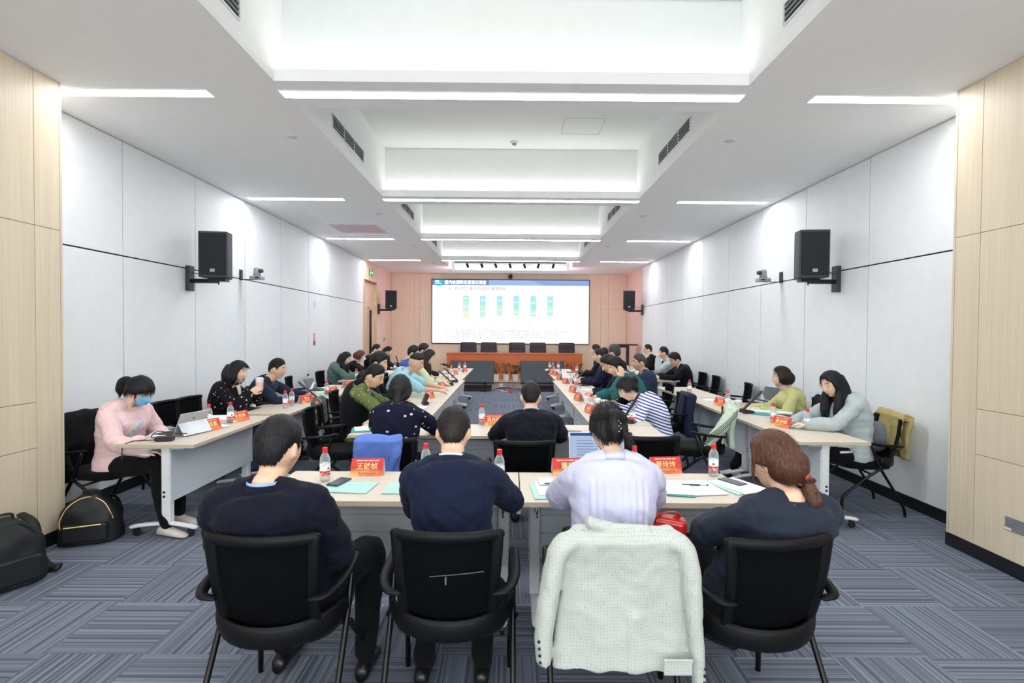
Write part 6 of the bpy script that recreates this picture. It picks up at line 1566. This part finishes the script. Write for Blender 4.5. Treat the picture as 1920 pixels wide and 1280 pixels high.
person((1.72, 8.95), 172, (1.55, 8.95, 1.235), 'person in dark blue with short dark hair, fourth along the right inner row', .010, look=160, pitch=4, top='suit', top_mat=SUIT_NAVY, hair='short', skin='b', hl=(1.25, 8.8, Z0), hr=(1.25, 9.05, Z0), build=1.08); chair(1.9, 8.95, 175, 'chair under the fourth person along the right inner row')
person((1.78, 10.2), 170, (1.70, 10.2, 1.28), 'person in black with a wristwatch and clasped hands far down the right inner row', .010, look=150, pitch=0, top='suit', top_mat=SUIT_DARK, hair='short', skin='b', hl=(1.22, 9.95, Z0 + .03), hr=(1.22, 10.1, Z0 + .03), build=1.1); chair(1.95, 10.2, 175, 'chair under the man with clasped hands')
person((2.0, 9.55), 170, (1.93, 9.55, 1.27), 'person with greying dark hair turned away towards the screen', .010, look=130, pitch=0, hs=1.12, top='suit', top_mat=SUIT_DARK, hair='thick', hair_mat=H_GREYB, skin='b', build=1.05); chair(2.15, 9.55, 170, 'chair under the person with greying hair')
person((1.98, 10.9), 170, (1.98, 10.8, 1.20), 'person with dark hair half hidden beside the greying head', .012, look=120, pitch=0, top='suit', top_mat=SUIT_DARK, hair='short', skin='b'); chair(2.15, 10.9, 170, 'chair under the half hidden person')
# ---- right wall row
chair(3.34, 4.92, 172, 'black mesh chair under the long-haired woman, khaki coat on its back')
P28 = person((3.26, 4.90), 178, (3.07, 4.90, 1.17), 'person with long black hair and glasses in a light grey sweater, right wall', .0055, look=190, pitch=18, fem=True, build=1.08, top='sweater', top_mat=fabric('heather_grey_knit', (176, 186, 188), .95, 500, .3), collar='crew', hair='long', glasses=plain('thin_gold_frame', (190, 160, 110), .3, metal=.8), hl=(2.70, 4.86, Z0), hr=(2.74, 5.04, Z0), pole={'l': (.3, -.8, -.6), 'r': (.3, .8, -.5)}, hand={'l': dict(dir=(-.9, .25, 0), curl=.35), 'r': dict(dir=(-.9, -.25, 0), curl=.35)}, hunch=.4)
chair(3.42, 6.18, 165, 'black mesh chair behind the woman in yellow-green, covered with black')
P29 = person((3.34, 6.12), 165, (3.22, 6.10, 1.13), 'person with short dark hair and glasses in a yellow-green top facing the screen', .0065, look=158, pitch=-4, fem=True, build=1.02, top='sweater', top_mat=fabric('yellow_green_top', (192, 194, 134)), hair='bob', hair_mat=H_DKBR, glasses=M_DARK, hl=(2.95, 5.98, .76), hr=(2.95, 6.3, .72), hand={'l': dict(curl=.5)}, feet=((2.6, 5.95, .075), (2.95, 6.15, .075)), shoe_mat=M_WHITEPL)
chair(3.52, 10.1, 178, 'chair under the man in black at the far right table')
P30 = person((3.42, 10.05), 178, (3.20, 10.0, 1.12), 'person in a black jacket with glasses looking down at the far right table', .009, look=186, pitch=20, hs=1.08, build=1.12, top='suit', top_mat=fabric('black_jacket', (20, 22, 28)), hair='thick', skin='b', glasses=M_DARK, hl=(2.85, 9.85, Z0), hr=(2.88, 10.1, Z0), pole={'l': (.3, -.8, -.6), 'r': (.3, .8, -.5)})
person((3.36, 10.95), 175, (3.26, 10.95, 1.215), 'person in a light grey jacket with chin on hand, facing the screen', .009, look=160, pitch=0, hs=1.05, top='suit', top_mat=fabric('light_grey_jacket', (184, 194, 200)), inner=plain('black_inner', (20, 20, 24), .9), hair='short', skin='b', hl=(3.10, 10.85, 1.09), hr=(2.9, 10.8, Z0), pole={'l': (-.9, -.3, -.8)}, hand={'l': dict(dir=(.2, .1, 1), palm=(1, .4, 0), curl=.8)}); chair(3.5, 10.95, 175, 'chair under the man in the light grey jacket')
person((3.32, 12.2), 170, (3.26, 12.2, 1.24), 'person in a black T-shirt with glasses farthest along the right wall', .010, look=165, pitch=0, top='tee', top_mat=fabric('black_tee', (18, 18, 22)), sleeve=.4, hair='short', skin='a', glasses=M_DARK, hl=(3.0, 12.1, .76), hr=(3.0, 12.4, .76)); chair(3.46, 12.2, 172, 'chair under the farthest person along the right wall')

# black vest over the green blouse
def vest(P, mat, voxel=.012):
    mb = MB(); rings = []
    for i in range(14):
        t = .10 + .80 * i / 13; c = P['spine'](t); tg = (P['spine'](min(1, t + .03)) - P['spine'](max(0, t - .03))).normalized(); rx = P['rs']; rx = (rx - tg * rx.dot(tg)).normalized(); fy = tg.cross(rx).normalized(); fy = fy if fy.dot(P['Fw']) > 0 else -fy
        w_, d_ = P['interp'](t); w_ = w_ * 1.14 + .030 - .03 * smooth01((t - .6) / .3); d_ = d_ * 1.14 + .034
        rings.append([c + rx * w_ * math.cos(a) + fy * d_ * math.sin(a) for a in [2 * PI * j / 28 for j in range(28)]])
    mb.loft(rings); o = remesh(mb, 'vest', mat, voxel, 4, .5, P['org'], P['root']); return o
vest(P14, fabric('black_wool_vest', (18, 20, 25)))
m = MB(); h = P14['HF']; m.tube([h((.0, -.07, -.10)), P14['spine'](.95) - P14['Fw'] * .05], [.066, .085], 18, smooth=0); m.build('vest_collar', fabric('black_wool_vest', (18, 20, 25)), P14['root'], P14['org'], smooth=True)

# ---- clothes left on chairs
def drape(label, name, mat, cx, cy, face, ztop, zb, wt, wb, depth=.16, fold=.012, sleeves=True, group=None, thick=.03, zfront=.25, top_y=-.315, slant=0):
    """a coat hung over a chair back: rear panel, turned over the top rail, short front panel, sleeves"""
    r = empty(name, (cx, cy, 0), R(face - 90), label, 'coat', group)
    def sec(w_, y0, z, n=26, th=thick):
        return [V((w_ * math.copysign(abs(math.cos(a)) ** .5, math.cos(a)), y0 + th * math.sin(a), z)) for a in [2 * PI * j / n for j in range(n)]]
    mb = MB(); rings = []
    for k in range(14):
        t = k / 13; z = zb + (ztop - zb) * t; w_ = wb + (wt - wb) * smooth01(t) ; y = top_y - .028 + (.02 + depth * .3) * math.sin(t * PI) * .35 - (1 - t) * .06 + .08 * (1 - t)
        rings.append([p + V((slant * (1 - t), 0, 0)) for p in sec(w_, y - .012, z)])
    rings.append(sec(wt * .94, top_y - .01, ztop + .022, th=thick * .8)); mb.loft(rings)
    rings = []
    for k in range(8):
        t = k / 7; rings.append(sec(wt * (.98 - .1 * (1 - t)), top_y + .045 + (1 - t) * .03, ztop - zfront * (1 - t), th=.012))
    rings.append(sec(wt * .9, top_y + .02, ztop + .018, th=.02)); mb.loft(rings)
    mb.tube([(-wt * .9, top_y + .01, ztop + .0), (0, top_y + .005, ztop + .006), (wt * .9, top_y + .01, ztop)], .034, 12, smooth=4)
    return r, mb
def folds(A, seed=0, f=9):
    def post(co, no, me):
        for i in range(len(co)):
            p = V(co[i]); co[i] += no[i] * A * (math.sin(p.x * 38 + 2.2 * noise.noise(V((p.x * 3, seed, p.z * 3))) * 2) * .5 * smooth01((.78 - p.z) / .3) + noise.noise(V((p.x * f, p.y * f + seed, p.z * f * .6))) + .35 * noise.noise(p * 24))
        return co
    return post
# white tweed jacket
k = NT('white_grid_tweed'); o_ = k.obj(); nz = k.noise(o_, 10, 2); sp_ = k.n('ShaderNodeSeparateXYZ'); k.l(o_, sp_.inputs[0])
def tline(c, f, ph, wdt): return k.math('GREATER_THAN', k.math('SINE', k.math('ADD', k.math('MULTIPLY', c, f), k.math('MULTIPLY', nz, 2.2))), wdt)
g1 = k.math('MAXIMUM', tline(sp_.outputs[0], 500, 0, .955), tline(sp_.outputs[2], 500, 0, .955)); thr = k.noise(o_, 240, 2)
g1 = k.math('MULTIPLY', g1, k.ramp(thr, .42, .66)); wv = k.noise(o_, 700, 2)
k.l(k.mix(k.math('MULTIPLY', g1, .75), k.mix(k.ramp(wv, .3, .7), lin((178, 184, 177)), lin((204, 209, 202))), lin((104, 110, 114))), k.b.inputs['Base Color']); k.b.inputs['Roughness'].default_value = .95; k.bump(k.math('ADD', wv, k.noise(o_, 18, 3)), .35, .006)
M_TWEED = k.m
r, mb = drape('white tweed jacket with a fine dark grid hanging over a front row chair', 'tweed_jacket', M_TWEED, .44, 2.30, 90, .865, .36, .215, .270, thick=.035)
# wide shoulders and two hanging sleeves
mb.tube([(-.16, -.335, .86), (-.24, -.34, .83), (-.275, -.35, .70), (-.30, -.36, .52), (-.305, -.36, .40)], [.05, .058, .052, .046, .042], 14, smooth=4, flat=.75)
mb.tube([(.16, -.335, .86), (.232, -.345, .82), (.258, -.36, .66), (.272, -.37, .48), (.285, -.37, .30)], [.05, .056, .050, .044, .040], 14, smooth=4, flat=.75)
mb.tube([(-.14, -.34, .93), (-.06, -.33, .90), (.02, -.325, .895), (.1, -.33, .895)], [.03, .035, .03, .024], 12, smooth=4, flat=.7)
_f = folds(.010, 2, 7)
def tweed_post(co, no, me):
    co = _f(co, no, me)
    for i in range(len(co)):
        x, y, z = co[i]
        if y < -.33 and z < .60: co[i][1] -= .007 * smooth01((x - .02 + .03 * (.6 - z)) / .004) * smooth01((.60 - z) / .04) * smooth01((.12 - x) / .08)
    return co
remesh(mb, 'jacket_shell', M_TWEED, .0085, 3, .5, (0, 0, 0), r, tweed_post)
m = MB(); m.box((.19, -.418, .44), (.11, .006, .012)); m.box((.19, -.417, .41), (.105, .006, .05)); m.build('pocket_flap', M_TWEED, r, bevel=.003)
for s, x0, z0 in ((-1, -.318, .42), (1, .292, .32)):
    m = MB(); [m.ell((x0 + s * .002 * q, -.402, z0 + .026 * q), (.006, .005, .006), None, 8, 6) for q in range(4)]; m.build('cuff_button', M_DARK, r, smooth=True)
# red bag with a strap
p = V((.66, 2.37, .80)); r = empty('red_bag', (p.x, p.y, 0), R(-14), 'glossy red handbag lying between the white jacket and the woman in lilac', 'bag'); MR = plain('glossy_red_leather', (196, 36, 30), .25, coat=.3)
MB().box((-.01, 0, .765), (.17, .09, .10), Matrix.Rotation(R(6), 4, 'Y')).build('bag_body', MR, r, bevel=.03, bseg=4); MB().tube([(.02, -.03, .80), (.05, -.04, .835), (.10, -.03, .84), (.12, -.02, .82), (.08, 0, .79)], .010, 8, smooth=5, flat=.4).build('strap', MR, r, smooth=True)
MB().tube([(.0, -.055, .80), (.0, -.01, .825)], [.018, .018], 14).build('clasp', M_DARK, r, smooth=True)
# blue coat
MBLUE = fabric('cornflower_blue_coat', (98, 128, 206), .8, 900)
r, mb = drape('cornflower blue coat hung on the chair behind the bird-print top', 'blue_coat', MBLUE, -.90, 3.98, 92, .875, .50, .175, .15, thick=.03, slant=-.02)
mb.v = [(x - .035, y, z) for x, y, z in mb.v]
mb.tube([(.06, -.32, .885), (.10, -.36, .80), (.05, -.37, .66), (.04, -.37, .52)], [.03, .035, .03, .025], 12, smooth=4)
remesh(mb, 'coat_shell', MBLUE, .010, 4, .5, (0, 0, 0), r, folds(.014, 5, 13))
MBK = fabric('black_padded_coat', (16, 17, 22), .9)
r, mb = drape('black coat covering the chair under the woman in pink', 'black_coat', MBK, -3.42, 4.42, -8, .90, .34, .25, .27, thick=.06, depth=.3); mb.tube([(-.26, -.28, .8), (-.3, -.2, .6), (-.28, -.0, .5), (-.26, .1, .46)], [.05, .06, .06, .05], 12, smooth=4)
remesh(mb, 'coat_shell', MBK, .014, 4, .5, (0, 0, 0), r, folds(.012, 8))
MKH = fabric('khaki_coat', (176, 160, 104), .9)
r, mb = drape('khaki coat hanging on the chair back behind the long-haired woman', 'khaki_coat', MKH, 3.34, 4.92, 172, .89, .50, .235, .20, thick=.025, zfront=.3)
mb.tube([(.1, -.3, .87), (.23, -.36, .80), (.26, -.38, .64), (.25, -.36, .50)], [.03, .045, .04, .03], 12, smooth=4, flat=.7); remesh(mb, 'coat_shell', MKH, .010, 3, .5, (0, 0, 0), r, folds(.016, 11, 11))
MGR = fabric('grey_padded_bag', (108, 116, 124), .8)
mb = MB(); mb.ell((0, 0, .66), (.10, .13, .15)); r = empty('grey_jacket', (3.56, 4.98, 0), 0, 'bundled grey jacket wedged behind the long-haired woman on her chair', 'coat'); remesh(mb, 'coat_shell', MGR, .011, 3, .5, (0, 0, 0), r, folds(.014, 3))
r, mb = drape('black cardigan over the chair of the woman in yellow-green', 'black_cardigan', MBK, 3.42, 6.18, 165, .88, .5, .24, .22, thick=.035)
remesh(mb, 'coat_shell', MBK, .014, 4, .5, (0, 0, 0), r, folds(.010, 13))
# pale green jacket with black and white stripes
k = NT('pale_green_striped_sleeve'); sp_ = k.n('ShaderNodeSeparateXYZ'); k.l(k.obj(), sp_.inputs[0]); _s = k.math('ADD', sp_.outputs[1], sp_.outputs[2]); a_ = k.math('MULTIPLY', k.math('LESS_THAN', sp_.outputs[0], -.14), k.math('LESS_THAN', k.math('ABSOLUTE', k.math('SUBTRACT', _s, .49)), .035)); b_ = k.math('GREATER_THAN', k.math('SINE', k.math('MULTIPLY', _s, 330.0)), .0)
k.l(k.mix(k.math('MULTIPLY', a_, b_), lin((196, 212, 192)), lin((28, 32, 36))), k.b.inputs['Base Color']); k.b.inputs['Roughness'].default_value = .8; k.bump(k.noise(k.obj(), 20, 3), .4, .01)
r, mb = drape('pale green jacket with black stripes on the chair right of the striped top', 'green_jacket', k.m, 1.95, 5.35, 160, .89, .50, .20, .14, thick=.04, zfront=.34)
mb.tube([(-.2, -.3, .86), (-.23, -.24, .74), (-.22, -.16, .62), (-.2, -.1, .5)], [.05, .06, .05, .04], 12, smooth=4)
remesh(mb, 'coat_shell', k.m, .010, 4, .5, (0, 0, 0), r, folds(.010, 17)); r['label'] = 'pale green jacket with black stripes on the chair right of the striped top'
MSC = dots('printed_scarf', (58, 92, 88), (216, 122, 96), 14, .3)
r, mb = drape('dark green printed scarf over the chair of the woman in the black vest', 'printed_scarf', MSC, -1.78, 5.72, 12, .88, .55, .22, .2, thick=.03)
remesh(mb, 'scarf_cloth', MSC, .012, 4, .5, (0, 0, 0), r, folds(.010, 19))
MNV = fabric('navy_padded_coat', (34, 42, 70), .8)
r, mb = drape('navy padded coat on the chair beyond the striped top', 'navy_coat', MNV, 1.95, 6.62, 176, .86, .35, .22, .24, thick=.07, depth=.3); remesh(mb, 'coat_shell', MNV, .014, 4, .5, (0, 0, 0), r, folds(.012, 23)); chair(1.95, 6.62, 176, 'black chair carrying the navy padded coat, behind the striped top')
